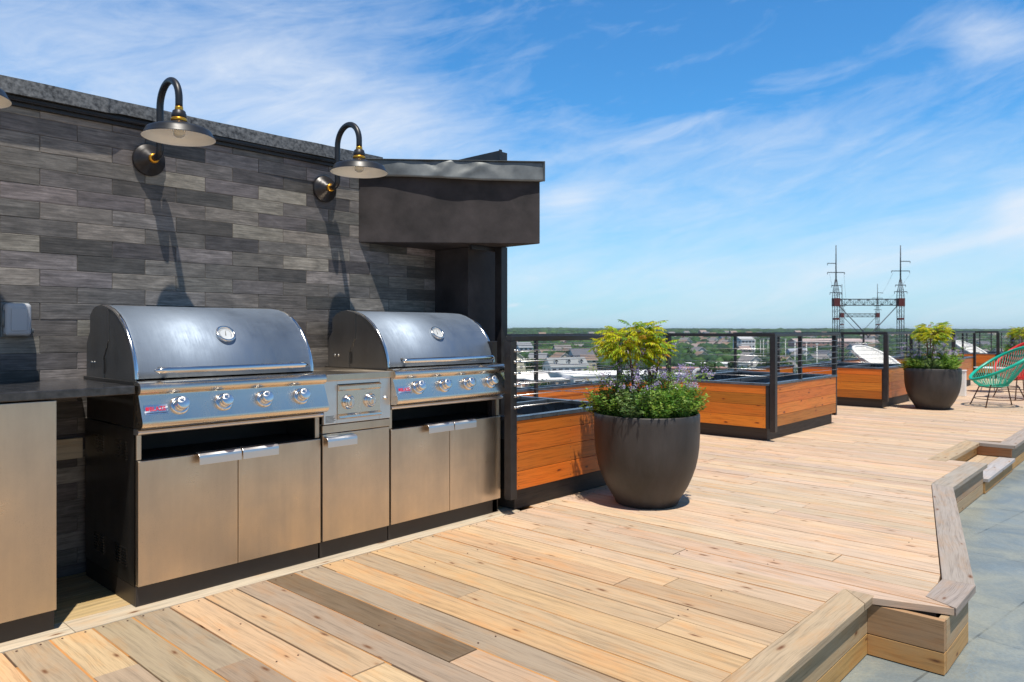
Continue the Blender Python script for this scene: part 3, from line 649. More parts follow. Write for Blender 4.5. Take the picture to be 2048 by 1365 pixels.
    # badge
    def onp(u, v, h=.001): # u along x, v up the slope
        up = Vector((0, .041, .099)).normalized(); return Vector((u, cyk, cz))+up*v+nrm*h
    mb = MB(); mb.face([onp(1.205, -.030, .0012), onp(1.300, -.030, .0012), onp(1.300, .012, .0012), onp(1.205, .012, .0012)]); bd_ = mb.build('badge', M['knobf'], t_)
    vs, fs_ = textmesh('BLAZE', .0262); mb = MB(); mb.v = [tuple(onp(1.2255+v.x*.86, -.0145+v.y, .002+v.z)) for v in vs]
    for f_ in fs_: mb.fi(f_)
    b = len(mb.v)
    for k_ in range(3): # small flame mark
        x_ = 1.211+k_*.0045; mb.face([onp(x_, -.013, .0022), onp(x_+.003, -.013, .0022), onp(x_+.0045, -.004, .0022), onp(x_+.002, .007-.002*abs(k_-1), .0022), onp(x_-.0008, -.004, .0022)])
    mb.build('badge_lettering', M['redtxt'], bd_)
    mb = MB(); mb.face([onp(1.211, -.0245, .0018), onp(1.295, -.0245, .0018), onp(1.295, -.0225, .0018), onp(1.211, -.0225, .0018)]); mb.build('badge_rule', M['ink'], bd_)
    # hood handle
    mb = MB(); pth = []; rr = []
    for i_ in range(31):
        u = i_/30; x_ = 1.252+u*.722; e = min(1, min(u, 1-u)/.03); pth.append((x_, 3.142-.020*math.sin(math.pi*u), .980)); rr.append(.0145*max(.25, math.sqrt(max(0, 1-(1-e)**2))))
    mb.tube(pth, rr, 20, flat=1.0); hn = mb.build('hood_handle', M['chrome'], t_)
    for x_ in (1.30, 1.925): mb = MB(); mb.tube([(x_, 3.142, .980), (x_, 3.212, .985)], .010, 12); mb.build('handle_bracket', M['panel'], hn)
    # thermometer
    c = Vector((1.625, 3.285, 1.124)); na = Vector((0, -.76, .65)).normalized()
    mb = MB(); mb.lathe([(.044, -.006), (.046, .004), (.046, .014), (.043, .018), (.038, .018), (.036, .014), (.035, .008)], c, 44, axis=na); th = mb.build('thermometer', M['chrome'], t_)
    mb = MB(); mb.lathe([(.0355, .010), (0, .010)], c, 44, axis=na); mb.build('dial', M['dial'], th)
    q = Vector((0, 0, 1)).rotation_difference(na); mb = MB(); ea = Vector((1, 0, 0)); eb = na.cross(ea)*1
    if eb.z < 0: eb = -eb
    for a in np.linspace(-130, 130, 27):
        a = math.radians(a); d_ = ea*math.sin(a)+eb*math.cos(a); s2 = ea*math.cos(a)-eb*math.sin(a); p1 = c+na*.0106+d_*.025; p2 = c+na*.0106+d_*.031; mb.face([p1-s2*.0005, p1+s2*.0005, p2+s2*.0005, p2-s2*.0005])
    d_ = (ea*.25+eb).normalized(); s2 = (ea-eb*.25).normalized(); p1 = c+na*.011-d_*.010; p2 = c+na*.011+d_*.022; mb.face([p1-s2*.002, p1+s2*.002, p2+s2*.0005, p2-s2*.0005]); mb.build('needle', M['ink'], th)
    return t_
g1 = grill()
dup(g1, (1.2+1.31, 3.5, .74), 0, 'farther stainless gas grill between side burner and planter')
# side burner
sb = thing('side_burner', 'small stainless side burner unit with two knobs between the grills', 'side burner', (2.29, 3.5, .7))
mb = MB(); mb.box(2.086, 3.152, .892, 2.505, 3.80, .926); mb.build('lid', M['steel'], sb, bevel=.003)
mb = MB(); mb.box(2.10, 3.19, .675, 2.495, 3.80, .8915); mb.build('body', M['darksteel'], sb)
mb = MB(); mb.box(2.082, 3.170, .674, 2.160, 3.1895, .8915); mb.box(2.427, 3.170, .674, 2.500, 3.1895, .8915); mb.box(2.1605, 3.170, .674, 2.4265, 3.1895, .695); mb.box(2.1605, 3.170, .872, 2.4265, 3.1895, .8915); mb.build('face_frame', M['pull'], sb, bevel=.0015)
mb = MB(); mb.extr([(3.188, .870), (3.160, .869), (3.152, .862), (3.152, .845), (3.164, .838), (3.164, .722), (3.150, .712), (3.148, .702), (3.154, .697), (3.188, .696)], 2.161, 2.426); mb.build('control_panel', M['panel'], sb)
for x_ in (2.222, 2.357):
    mb = MB(); mb.lathe([(.036, 0), (.038, .004), (.036, .010), (.030, .013), (.030, .016), (.028, .022), (.024, .024), (.024, .015), (0, .015)], (x_, 3.164, .780), 40, axis=(0, -1, 0)); kb = mb.build('knob_bezel', M['chrome'], sb)
    mb = MB(); mb.lathe([(.021, .015), (.021, .028), (.019, .030), (0, .030)], (x_, 3.164, .780), 30, axis=(0, -1, 0)); mb.box(x_-.005, 3.122, .760, x_+.005, 3.134, .800); mb.build('knob', M['chrome'], sb, bevel=.001)
mb = MB(); mb.lathe([(.010, 0), (.010, .006), (.006, .007), (.006, .016), (0, .017)], (2.462, 3.170, .785), 20, axis=(0, -1, 0)); mb.build('igniter_button', M['chrome'], sb)
mb = MB()
for r_ in range(6): mb.box(2.092, 3.1692, .683+r_*.006, 2.092+random.uniform(.04, .058), 3.1698, .6855+r_*.006)
mb.build('data_plate', M['toe'], sb)

# ------------------------------------------------------------------ planters
ZT = .598; left_flag = [True]
def planter(X0, X1, Y0, Y1, label, left=True, front=True, right=True, grp='wood-clad planter boxes along the railing', xtra=0):
    par_ = Y1-Y0 < .3; t_ = thing('clad_parapet' if par_ else 'planter_box', label, 'parapet' if par_ else 'planter', ((X0+X1)/2, (Y0+Y1)/2, 0), group='wood-clad parapets between the planters' if par_ else grp)
    oc_ = (.60, .180, .022)
    hs = [(.135, .250), (.2525, .367), (.3695, .484), (.4865, .572)]
    def boards(fn, axis):
        mb = MB()
        for z0, z1 in hs: fn(mb, z0, z1, vary(oc_, .22, .14))
        o_ = mb.build('plank_cladding', M['orange'], t_, bevel=.0025, seg=2); sc = MB()
        lo_, hi_ = ((X0+.055, X1-.055) if axis == 0 else (Y0+.055, Y1-.08)); n_s = max(2, int((hi_-lo_)/.8)+2)
        for z0, z1 in hs:
            for u_ in np.linspace(lo_, hi_, n_s):
                for zz_ in ((z0+.022, z1-.022) if z1-z0 > .09 else (z0+.045,)):
                    fx = X0 if left_flag[0] else X1
                    c_ = (u_, Y0, zz_) if axis == 0 else (fx, u_, zz_); sc.lathe([(0, .0008), (.0032, .0008), (.0036, 0)], c_, 8, axis=(0, -1, 0) if axis == 0 else ((-1, 0, 0) if fx == X0 else (1, 0, 0)))
        sc.build('screw_head', M['rust'], o_); return o_
    ct_ = .03
    if front: boards(lambda mb, a, b, c: mb.box(X0+ct_, Y0, a, X1-ct_, Y0+.022, b, c, axis=0), 0)
    left_flag[0] = True
    if left: boards(lambda mb, a, b, c: mb.box(X0, Y0+ct_, a, X0+.022, Y1-.02, b, c, axis=1), 1)
    left_flag[0] = False
    if right: boards(lambda mb, a, b, c: mb.box(X1-.022, Y0+ct_, a, X1, Y1-.02, b, c, axis=1), 1)
    mb = MB(); mb.box(X0+.0225, Y0+.0225, .13, X1-.0225, Y1-.0225, .45); mb.build('liner', M['liner'], t_)
    mb = MB(); mb.box(X0+.06, Y0+.04, .002, X1-.06, Y1-.04, .129, (.045, .040, .037), axis=0); mb.build('base', M['basew'], t_, bevel=.003)
    w_ = .02 if par_ else .055; mb = MB()
    for a in ((X0-.006, Y0-.006, X1+.006, Y0+w_), (X0-.006, Y1-w_, X1+.006, Y1+.006), (X0-.006, Y0+w_+.0002, X0+w_, Y1-w_-.0002), (X1-w_, Y0+w_+.0002, X1+.006, Y1-w_-.0002)): mb.box(a[0], a[1], .5735, a[2], a[3], ZT)
    mb.box(X0+w_, (Y0+Y1)/2-.02, .55, X1-w_, (Y0+Y1)/2+.02, ZT-.006) if Y1-Y0 > 1 else None
    for a in ((X0+.023, Y0+.023, X1-.023, Y0+.026), (X0+.023, Y1-.026, X1-.023, Y1-.023), (X0+.023, Y0+.027, X0+.026, Y1-.027), (X1-.026, Y0+.027, X1-.023, Y1-.027)): mb.box(a[0], a[1], .451, a[2], a[3], .573)
    mb.build('metal_rim', M['rim'], t_, bevel=.003)
    mb = MB()
    for x_, y_ in ((X0, Y0), (X1-.03, Y0)): mb.box(x_+(-.002 if x_ == X0 else .002), y_-.002, .128, x_+.03+(-.002 if x_ == X0 else .002), y_+.028, .573)
    mb.build('corner_trim', M['blackm'], t_, bevel=.002)
    return t_
planter(3.42, 4.60, 3.11, 4.45, 'orange planter box right beside the farther grill', left=False)
planter(7.35, 9.37, 3.14, 4.45, 'orange planter box in the middle, standing out past the near pot')
planter(11.57, 13.05, 3.215, 4.45, 'orange planter box beside the second plant pot')
planter(15.8, 17.7, 3.2, 4.45, 'orange planter box just behind the teal chair')
planter(4.34, 7.34, 4.53, 4.66, 'long wood-clad parapet set back between the grills and the middle planter', left=False, right=False)
planter(9.21, 11.56, 4.53, 4.66, 'wood-clad parapet set back behind the middle planter', left=False, right=False)
planter(13.06, 15.79, 4.53, 4.66, 'wood-clad parapet set back behind the white chair beside the second pot', left=False, right=False)
planter(17.71, 20.3, 4.53, 4.66, 'wood-clad parapet set back behind the farthest white chair', left=False, right=False)
planter(20.31, 22.3, 3.2, 4.45, 'last orange planter toward the far right of the deck')
mb = MB(); mb.box(13.06, 3.26, .003, 13.55, 3.36, .56, (.30, .26, .21)); tag(mb.build('wood_panel', M['fascia'], bevel=.004), 'weathered beige panel standing between the second pot and its planter', 'panel')
mb = MB(); mb.box(14.58, 2.76, .002, 14.70, 2.88, .44); mb.box(14.57, 2.75, .44, 14.71, 2.89, .455); tag(mb.build('white_bin', M['white'], bevel=.006), 'slim white box standing behind the second plant pot', 'bin')

# ------------------------------------------------------------------ railings
def railing(poly, posts, corners, label, fit=False):
    P = [Vector((a, b, 0)) for a, b in poly]; t_ = thing('cable_railing', label, 'railing', (poly[0][0], poly[0][1], 0), group='black cable railings round the deck')
    mb = MB()
    for i_ in range(len(P)-1):
        a, b = P[i_], P[i_+1]; d_ = (b-a).normalized(); n_ = Vector((-d_.y, d_.x, 0))*.022
        a2 = a-d_*.022; b2 = b+d_*.022
        mb.prism([(q.x, q.y) for q in ((a2-n_, b2-n_, b2+n_, a2+n_))], 1.078+i_*.0011, 1.112+i_*.0011)
    mb.build('top_rail', M['blackm'], t_, bevel=.003)
    for x_, y_, z0, s_ in posts: 
        mb = MB(); mb.box(x_-s_, y_-s_, z0, x_+s_, y_+s_, 1.0775); mb.build('post', M['blackm'], t_, bevel=.002)
    for k_ in range(6):
        z = 1.020-.0705*k_; mb = MB(); mb.tube([(q.x, q.y, z) for q in P], .0026, 6); mb.build('cable', M['cable'], t_)
    if fit:
        for k_ in range(6):
            z = 1.020-.0705*k_; x_, y_ = poly[0]; mb = MB(); mb.tube([(x_+.012, y_-.035, z), (x_+.050, y_-.035, z)], .006, 8); mb.tube([(x_-.01, y_-.033, z), (x_+.012, y_-.034, z)], .009, 8); mb.build('cable_fitting', M['cable'], t_)
    return t_
c_, n_ = .024, .0155
railing([(3.375, 3.085), (4.555, 3.085), (4.555, 4.47)], [(3.368, 3.082, .10, .028), (3.352, 3.225, .002, .022), (4.555, 3.078, .1, n_)], None, 'cable railing over the planter beside the farther grill', True)
railing([(4.555, 4.48), (7.43, 4.48)], [(4.555, 4.50, .002, n_), (5.255, 4.485, .002, n_), (7.25, 4.485, .002, n_)], None, 'cable railing set back behind the near pot')
railing([(7.40, 4.49), (7.385, 3.10), (9.36, 3.12), (9.44, 4.49)], [(7.40, 4.33, .6, .023), (7.383, 3.100, .10, .029), (8.23, 3.15, .6, .017), (9.375, 3.17, .10, c_)], None, 'cable railing wrapping the middle planter')
railing([(9.45, 4.50), (11.60, 4.50)], [(9.45, 4.50, .002, n_), (10.9, 4.50, .002, n_)], None, 'cable railing set back behind the middle planter')
railing([(11.61, 4.46), (11.59, 3.19), (13.02, 3.22), (13.02, 4.46)], [(11.60, 4.46, .002, n_), (11.585, 3.190, .10, .030), (13.02, 3.21, .1, c_)], None, 'cable railing wrapping the planter beside the second pot')
railing([(13.03, 4.50), (15.83, 4.50)], [(13.73, 4.50, .002, .02), (14.9, 4.50, .002, n_)], None, 'cable railing set back behind the second pot and white chair')
railing([(15.84, 4.46), (15.84, 3.19), (17.67, 3.19), (17.67, 4.46)], [(15.82, 3.18, .1, .03), (16.7, 3.20, .6, n_), (17.69, 3.18, .1, c_), (17.67, 4.45, .6, n_)], None, 'cable railing wrapping the planter behind the teal chair')
railing([(17.68, 4.50), (20.33, 4.50), (20.34, 3.19), (22.27, 3.19), (22.27, 4.50), (40, 4.50)], [(18.9, 4.50, .002, c_), (20.33, 4.50, .002, c_), (20.32, 3.18, .1, .03), (22.29, 3.18, .1, c_), (22.27, 4.50, .002, c_)]+[(x_, 4.50, .002, n_) for x_ in (24, 25.8, 27.6, 29.4, 31.2, 33, 36, 39)], None, 'farthest stretch of cable railing at the right end of the deck')

# ------------------------------------------------------------------ pots and plants
def pot(x, y, label):
    t_ = thing('plant_pot', label, 'plant pot', (x, y, 0), group='large round charcoal pots')
    pf = [(0, .002), (.200, .002), (.205, .006), (.214, .03), (.237, .065), (.270, .122), (.298, .186), (.320, .25), (.334, .315), (.3425, .38), (.3465, .46), (.3475, .55), (.3475, .592), (.344, .598), (.326, .598), (.322, .592), (.320, .53)]
    mb = MB(); mb.lathe(pf, (x, y, 0), 96); mb.build('shell', M['pot'], t_)
    mb = MB(); b = len(mb.v); R_ = 14
    for r_ in range(R_+1):
        for j_ in range(48):
            a = 2*math.pi*j_/48; q = r_/R_*.3215; mb.v.append((x+q*math.cos(a), y+q*math.sin(a), .545+random.uniform(-.008, .008)*(r_ > 0)+.02*(1-(r_/R_)**2)))
    for r_ in range(R_):
        for j_ in range(48): mb.fi([b+r_*48+j_, b+(r_+1)*48+j_, b+(r_+1)*48+(j_+1) % 48, b+r_*48+(j_+1) % 48], smooth=True)
    mb.build('soil', M['soil'], t_)
    return t_
def leafq(mb, p, d, n, L, W, col, fold=.25):
    d = d.normalized(); s_ = d.cross(n)
    if s_.length < 1e-4: s_ = d.cross(Vector((1, 0, .1)))
    s_.normalize(); n = s_.cross(d).normalized(); m_ = p+d*L*.45; e = p+d*L-n*L*.10
    a = m_+s_*W*.5+n*W*fold; b = m_-s_*W*.5+n*W*fold
    mb.face([p, a, e], col); mb.face([p, e, b], col)
def rv(a=1): return Vector((random.uniform(-a, a), random.uniform(-a, a), random.uniform(-a, a)))
def shrub(x, y, label, seed):
    random.seed(seed)
    t_ = thing('ornamental_shrub', label, 'shrub', (x, y, .55), group='yellow-leaved shrubs in the pots')
    tops = []; tr = MB()
    for sx, sy, hx, hy, h in ((-.035, .02, -.075, .05, .47), (.05, -.03, .055, -.055, .44), (.065, .0, .105, -.06, .40), (.02, .05, -.0, .10, .46)):
        P = [Vector((x+sx+(hx-sx)*u+.008*math.sin(u*6+sx*50), y+sy+(hy-sy)*u, .55+h*u)) for u in np.linspace(0, 1, 9)]; tr.tube(P, [.010-.005*u for u in np.linspace(0, 1, 9)], 8); tops.append(P)
        for q in range(4):
            b0 = P[5+min(q, 3)]; d = Vector((random.uniform(-1, 1), random.uniform(-1, 1), .7)).normalized(); P2 = [b0+d*.03*u*3 for u in (0, .4, 1)]; tr.tube(P2, [.005, .004, .002], 6); tops.append([P2[-1]]*9)
    tr.build('stem', M['bark'], t_)
    mb = MB(); cc = Vector((x-.015, y+.005, 1.02))
    rt = Vector(R3)
    cen = Vector((x, y, 1.055))-rt*.055; tips = [P[-1] for P in tops]
    for f_ in range(280):
        u_ = rv(1)
        while u_.length > 1: u_ = rv(1)
        o = cen+rt*u_.x*.20+Vector(F3)*u_.y*.18+Vector((0, 0, u_.z*.115-.05*(u_.x**2)+(.02 if f_ % 3 else 0))); q0 = min(tips, key=lambda v: (v-o).length)
        if f_ % 4 == 0: mb.tube([q0, q0.lerp(o, .5)+Vector((0, 0, .01)), o], .0018, 4, (.20, .09, .04), cap=False)
        a = math.atan2((o-cen).y, (o-cen).x)+random.uniform(-.9, .9)
        el = random.uniform(-.2, .9); L = random.uniform(.07, .135)
        d = Vector((math.cos(a)*math.cos(el), math.sin(a)*math.cos(el), math.sin(el)))
        pts = []; pos = o; dd = d.copy(); ns = 11
        yel = random.random(); base = (.56, .56, .02) if yel > .5 else ((.38, .50, .03) if yel > .18 else (.18, .34, .04))
        if random.random() < .04: base = (.50, .28, .04)
        for s_ in range(ns):
            pos = pos+dd*(L/ns); dd = (dd+Vector((0, 0, -.085))).normalized(); pts.append((pos.copy(), dd.copy()))
        mb.tube([q[0] for q in pts], .0012, 3, vary((.35, .12, .05), .2), cap=False)
        for s_, (q, e) in enumerate(pts[2:]):
            sd = e.cross(Vector((0, 0, 1)))
            if sd.length < .1: sd = rv()
            sd.normalize(); lf = .034*(1-.45*abs(s_/ns*2-.8))
            for sg in (-1, 1):
                dl = (sd*sg*.8+e*.45+Vector((0, 0, -.55))+rv(.22)); leafq(mb, q, dl, Vector((0, 0, 1))+rv(.4), lf*random.uniform(.8, 1.15), .0095, vary(base, .25, .12))
        leafq(mb, pts[-1][0], pts[-1][1], Vector((0, 0, 1)), .035, .009, vary(base, .2))
    mb.build('foliage', M['leaf'], t_); return t_
def flower(x, y, z, spread, h, label, seed, kind=0, blooms=10):
    random.seed(seed)
    t_ = thing('flowering_plant', label, 'plant', (x, y, z), group='flowering plants in the pots')
    mb = MB(); fl = MB(); greens = [(.20, .38, .07), (.30, .48, .10), (.11, .24, .05), (.38, .54, .14)] if kind == 0 else ([(.22, .34, .15), (.30, .43, .20), (.12, .22, .09)] if kind == 1 else [(.28, .33, .03), (.35, .30, .03), (.18, .26, .03)])
    nst = 72; heads = []
    for s_ in range(nst):
        a = random.uniform(0, 2*math.pi); r0 = spread*.35*math.sqrt(random.random()); lean = random.uniform(.1, .95)*spread
        hh = h*random.uniform(.45, 1.12)*(1-.25*(lean/spread)**2)
        p0 = Vector((x+r0*math.cos(a), y+r0*math.sin(a), z)); P = []
        for u in np.linspace(0, 1, 8): P.append(p0+Vector((math.cos(a)*lean*u**1.3, math.sin(a)*lean*u**1.3, hh*(u**.85)))+rv(.004))
        mb.tube(P, .0013, 3, vary((.14, .15, .05), .3), cap=False); g_ = random.choice(greens)
        for q in range(1, 8):
            for l_ in range(5):
                a2 = random.uniform(0, 2*math.pi); d = Vector((math.cos(a2), math.sin(a2), random.uniform(-.1, .8))); leafq(mb, P[q]+rv(.006), d, Vector((0, 0, 1))+rv(.5), random.uniform(.016, .032), random.uniform(.008, .013), vary(g_, .35, .1))
        heads.append(P[-1])
    random.shuffle(heads)
    for s_ in range(5): # loose wispy stems with a bloom on top
        a = random.uniform(0, 6.28); p0_ = Vector((x, y, z)); P = [p0_+Vector((math.cos(a)*spread*1.5*u**1.4, math.sin(a)*spread*1.5*u**1.4, h*1.45*math.sin(u*1.75)*random.uniform(.93, 1))) for u in np.linspace(0, 1, 10)]; mb.tube(P, .0013, 3, (.16, .20, .06), cap=False)
        for q in range(3, 10):
            for l_ in range(2): leafq(mb, P[q]+rv(.004), rv(1)+Vector((0, 0, .3)), Vector((0, 0, 1))+rv(.5), .022, .008, vary(greens[1], .3, .1))
        heads.append(P[-1])
    for hp in sorted(heads, key=lambda v: -v.z)[:blooms*2:2]:
        cl = random.choice([(.40, .34, .68), (.52, .46, .76), (.36, .28, .62), (.60, .54, .78)])
        up_ = random.uniform(.0, .03)
        for q in range(34):
            o = hp+Vector((random.gauss(0, .012), random.gauss(0, .012), random.gauss(.008+up_, .012))); d = rv(1); leafq(fl, o, d, rv(1), .010, .008, vary(cl, .25, .08), .1)
    mb.build('foliage', M['leaf'], t_); fl.build('blossom', M['petal'], t_) if len(fl.f) else None
    return t_
PX, PY = 4.228, 2.641
p0 = pot(PX, PY, 'near charcoal pot on the deck with lavender flowers and a yellow shrub')
sh0 = shrub(PX-.02, PY+.02, 'yellow-green feathery shrub in the near pot', 11)
Rv, Fv = Vector(R3), Vector(F3); plants = []
spots = [(-.24, -.06, .13, .20, 0, 9, 'lavender-flowered plant at the left rim of the near pot'), (-.12, -.20, .13, .17, 1, 7, 'grey-green flowering plant at the front left of the near pot'), (.03, -.23, .14, .17, 0, 4, 'bright green bushy plant at the front of the near pot'),
         (.16, -.17, .14, .19, 0, 7, 'bushy green plant with lavender blooms at the front right of the near pot'), (.25, -.03, .13, .17, 0, 9, 'pale lavender plant at the right rim of the near pot'), (.13, .10, .15, .27, 1, 14, 'tall lavender plant behind the stems in the near pot'),
         (-.10, .10, .15, .26, 1, 14, 'tall lilac plant at the back left of the near pot'), (-.29, .08, .12, .15, 2, 1, 'yellowing leafy plant spilling over the left rim of the near pot'), (.02, .0, .15, .19, 0, 6, 'green flowering plant around the shrub stems in the near pot'), (.24, .12, .12, .18, 2, 3, 'yellow-green plant at the back right of the near pot')]
for i_, (a, b, sp, h, kd, bl, lb) in enumerate(spots):
    q = Rv*a+Fv*b; plants.append(flower(PX+q.x, PY+q.y, .55, sp, h*1.2, lb, 20+i_, kd, bl))
random.seed(99)
PX2, PY2 = 12.08, 2.70; sc2 = 1.06
pp = dup(p0, (PX2, PY2, 0), 0, 'second charcoal pot farther along the deck, before the teal chair'); pp.scale = (sc2, sc2, .99)
dup(sh0, (PX2-.05, PY2, .55), 1.1, 'yellow-green shrub in the second pot', (1.05, 1.05, 1.08))
nm = ['left rim', 'front left', 'front', 'front right', 'right rim', 'back right', 'back left', 'far left rim', 'middle', 'far right rim']
for pl, (a, b, sp, h, kd, bl, lb), w_ in zip(plants, spots, nm):
    q = Rv*a*1.05+Fv*b*1.05; dup(pl, (PX2+q.x, PY2+q.y, .54), 0, 'flowering plant at the %s of the second pot' % w_, (1.05, 1.05, random.uniform(.8, 1.25))).rotation_euler[2] = random.uniform(0, 6)
PX3, PY3 = 20.8, 2.85
pp = dup(p0, (PX3, PY3, 0), .5, 'third charcoal pot at the far right end of the deck')
dup(sh0, (PX3, PY3, .55), 2.3, 'yellow-green shrub in the third pot, cut off by the right edge', (1.15, 1.15, 1.02))
for pl, (a, b, sp, h, kd, bl, lb), w_ in list(zip(plants, spots, nm))[::2]:
    q = Rv*a+Fv*b; dup(pl, (PX3+q.x, PY3+q.y, .54), 0, 'flowering plant at the %s of the third pot' % w_)

# ------------------------------------------------------------------ string chairs
def chair(label, cordmat, ringmat, legmat, cr=.0042, nc=64):
    t_ = thing('string_chair', label, 'chair', (0, 0, 0), group='corded lounge chairs on the deck')
    def ring(a, o=0): # a=0 front(-x), pi back
        c = math.cos(a); wd = .36*(1-.12*c)
        return Vector((-.37*c+.04, wd*math.sin(a), .40+.49*((1-c)/2)**1.15+.03*abs(math.sin(a))))
    def low(a): return Vector((-.13*math.cos(a)-.03, .13*math.sin(a), .285+.02*(1-math.cos(a))))
    N_ = 72; mb = MB(); mb.tube([ring(2*math.pi*i_/N_) for i_ in range(N_)], .021, 10, closed=True); mb.build('frame_ring', ringmat, t_)
    mb = MB(); mb.tube([low(2*math.pi*i_/N_) for i_ in range(N_)], .010, 8, closed=True); mb.build('seat_ring', ringmat, t_)
    mb = MB()
    for i_ in range(nc):
        a = 2*math.pi*i_/nc; A = ring(a); B = low(a); m1 = A.lerp(B, .5)+Vector((0, 0, -.035))
        P = [A, A.lerp(m1, .5)+Vector((0, 0, -.01)), m1, B.lerp(m1, .5)+Vector((0, 0, -.008)), B]; mb.tube(P, cr, 5, cap=False)
    for i_ in range(9):
        a = math.pi*(i_+.5)/9; mb.tube([low(a), low(-a)], .0042, 5, cap=False)
    mb.build('cord', cordmat, t_)
    mb = MB(); N_ = 40
    hoop = lambda r_, z, cx_=0: [(cx_+r_*math.cos(2*math.pi*i_/N_), r_*math.sin(2*math.pi*i_/N_), z) for i_ in range(N_)]
    mb.tube(hoop(.23, .295), .007, 6, closed=True); mb.tube(hoop(.285, .115), .006, 6, closed=True); mb.build('base_hoop', legmat, t_)
    for a in (40, 140, 220, 320):
        a = math.radians(a); mb = MB(); mb.tube([(.21*math.cos(a), .21*math.sin(a), .33), (.235*math.cos(a), .235*math.sin(a), .28), (.34*math.cos(a), .34*math.sin(a), .008)], .008, 8); mb.lathe([(0, .001), (.014, .001), (.014, .010), (0, .010)], (.34*math.cos(a), .34*math.sin(a), 0), 10); mb.build('leg', legmat, t_)
    return t_
face = math.atan2(R3[1], R3[0])
ch = chair('teal string lounge chair on the deck at the right edge', M['teal'], M['teal'], M['rust']); ch.location = (*at(1998, 11.05)[:2], .001); ch.rotation_euler[2] = face-.15; ch.scale = (1.12, 1.12, 1.0)
def chair2(px, d, rz, mats, label, sc=1.0, sz=1.0):
    c = chair(label, *mats, *((.0125, 84) if sc > 1.1 else ())); c.location = (*at(px, d)[:2], .001); c.rotation_euler[2] = rz; c.scale = (sc, sc, sc*sz); return c
chair2(2040, 12.3, face+.1, (M['red'], M['red'], M['rust']), 'red string lounge chair behind the teal one', 1.1)
chair2(1765, 12.7, face+math.pi-1.0, (M['white'], M['white'], M['white']), 'white string chair behind the planter beside the second pot', 1.12, .86)
chair2(1953, 18.4, face+math.pi-.95, (M['white'], M['white'], M['white']), 'farthest white string chair, small above the back planter', 1.12, .86)
tb = thing('side_table', 'small round white side table behind the teal chair', 'table', (*at(1985, 13.6)[:2], 0))
mb = MB(); x_, y_, _ = at(1985, 13.6); mb.lathe([(0, .44), (.29, .44), (.30, .447), (.30, .455), (0, .46)], (x_, y_, 0), 40); mb.build('table_top', M['white'], tb)
for a in (0, 2.1, 4.2): mb = MB(); mb.tube([(x_+.08*math.cos(a), y_+.08*math.sin(a), .44), (x_+.2*math.cos(a), y_+.2*math.sin(a), .005)], .009, 8); mb.build('leg', M['white'], tb)

# ------------------------------------------------------------------ the town below
GZ = -25.0
def sst(a, b, v): q = np.clip((v-a)/(b-a), 0, 1); return q*q*(3-2*q)
def ground(x, y):
    d = x*F3[0]+y*F3[1]; s_ = x*R3[0]+y*R3[1]
    return GZ+16*sst(650, 2600, d)+8*sst(2400, 4200, d)*(1-.7*sst(-200, 1500, s_))+3*np.sin(x*.006+1)*np.sin(y*.005)*sst(600, 1200, d)-9*sst(1500, 3500, s_)*sst(1500, 3000, d)
n_ = 130; ds = np.concatenate([np.linspace(-60, 700, 40), np.linspace(720, 9000, n_-40)]); ss = np.linspace(-1, 1, 90)
V = []; 
for d_ in ds:
    for s_ in ss:
        sp = s_*(500+max(d_, 0)*1.1); q = np.array(F3[:2])*d_+np.array(R3[:2])*sp; V.append((q[0], q[1], float(ground(q[0], q[1]))))
mb = MB(); mb.v = V
for i_ in range(len(ds)-1):
    for j_ in range(89): mb.fi([i_*90+j_, (i_+1)*90+j_, (i_+1)*90+j_+1, i_*90+j_+1][::-1], smooth=True)
# flip check handled by double sided shading
struct('town_ground', mb, M['ground'])
# far forest (uncountable canopy)
def blob_base():
    import bmesh as _b
    bm_ = _b.new(); _b.ops.create_icosphere(bm_, subdivisions=2, radius=1); v = np.array([q.co[:] for q in bm_.verts]); f = np.array([[w_.index for w_ in q.verts] for q in bm_.faces]); bm_.free(); return v, f
bv, bf = blob_base()
def rand_blobs(pts, sizes, cols, name):
    nb = len(pts); nv = len(bv); allv = np.zeros((nb*nv, 3), np.float32); allc = np.zeros((nb*len(bf)*3, 4), np.float32)
    for i_ in range(nb):
        dis = 1+rng.normal(0, .16, (nv, 1)); ang = rng.uniform(0, 6.28); R_ = np.array([[math.cos(ang), -math.sin(ang), 0], [math.sin(ang), math.cos(ang), 0], [0, 0, 1]])
        allv[i_*nv:(i_+1)*nv] = (bv*dis)@R_.T*sizes[i_]+pts[i_]
        cc = np.ones((len(bf), 1))*cols[i_]*(1+rng.normal(0, .16, (len(bf), 1))); allc[i_*len(bf)*3:(i_+1)*len(bf)*3] = np.repeat(np.hstack([np.clip(cc, 0, 1), np.ones((len(bf), 1))]), 3, axis=0)
    allf = (bf[None]+(np.arange(nb)*nv)[:, None, None]).reshape(-1, 3)
    me = bpy.data.meshes.new(name); me.vertices.add(len(allv)); me.vertices.foreach_set('co', allv.ravel()); me.loops.add(len(allf)*3); me.loops.foreach_set('vertex_index', allf.ravel().astype(np.int32)); me.polygons.add(len(allf)); me.polygons.foreach_set('loop_start', np.arange(0, len(allf)*3, 3, dtype=np.int32)); me.update(calc_edges=True)
    ca = me.color_attributes.new('tint', 'FLOAT_COLOR', 'CORNER'); ca.data.foreach_set('color', allc.ravel()); me.materials.append(M['crown'])
    o = bpy.data.objects.new(name, me); C.objects.link(o); return o
greensF = [np.array(c) for c in ((.026, .070, .020), (.020, .055, .022), (.036, .088, .022), (.016, .045, .020), (.048, .10, .026))]
clear = [] # (px, d, radius_m) kept free of trees
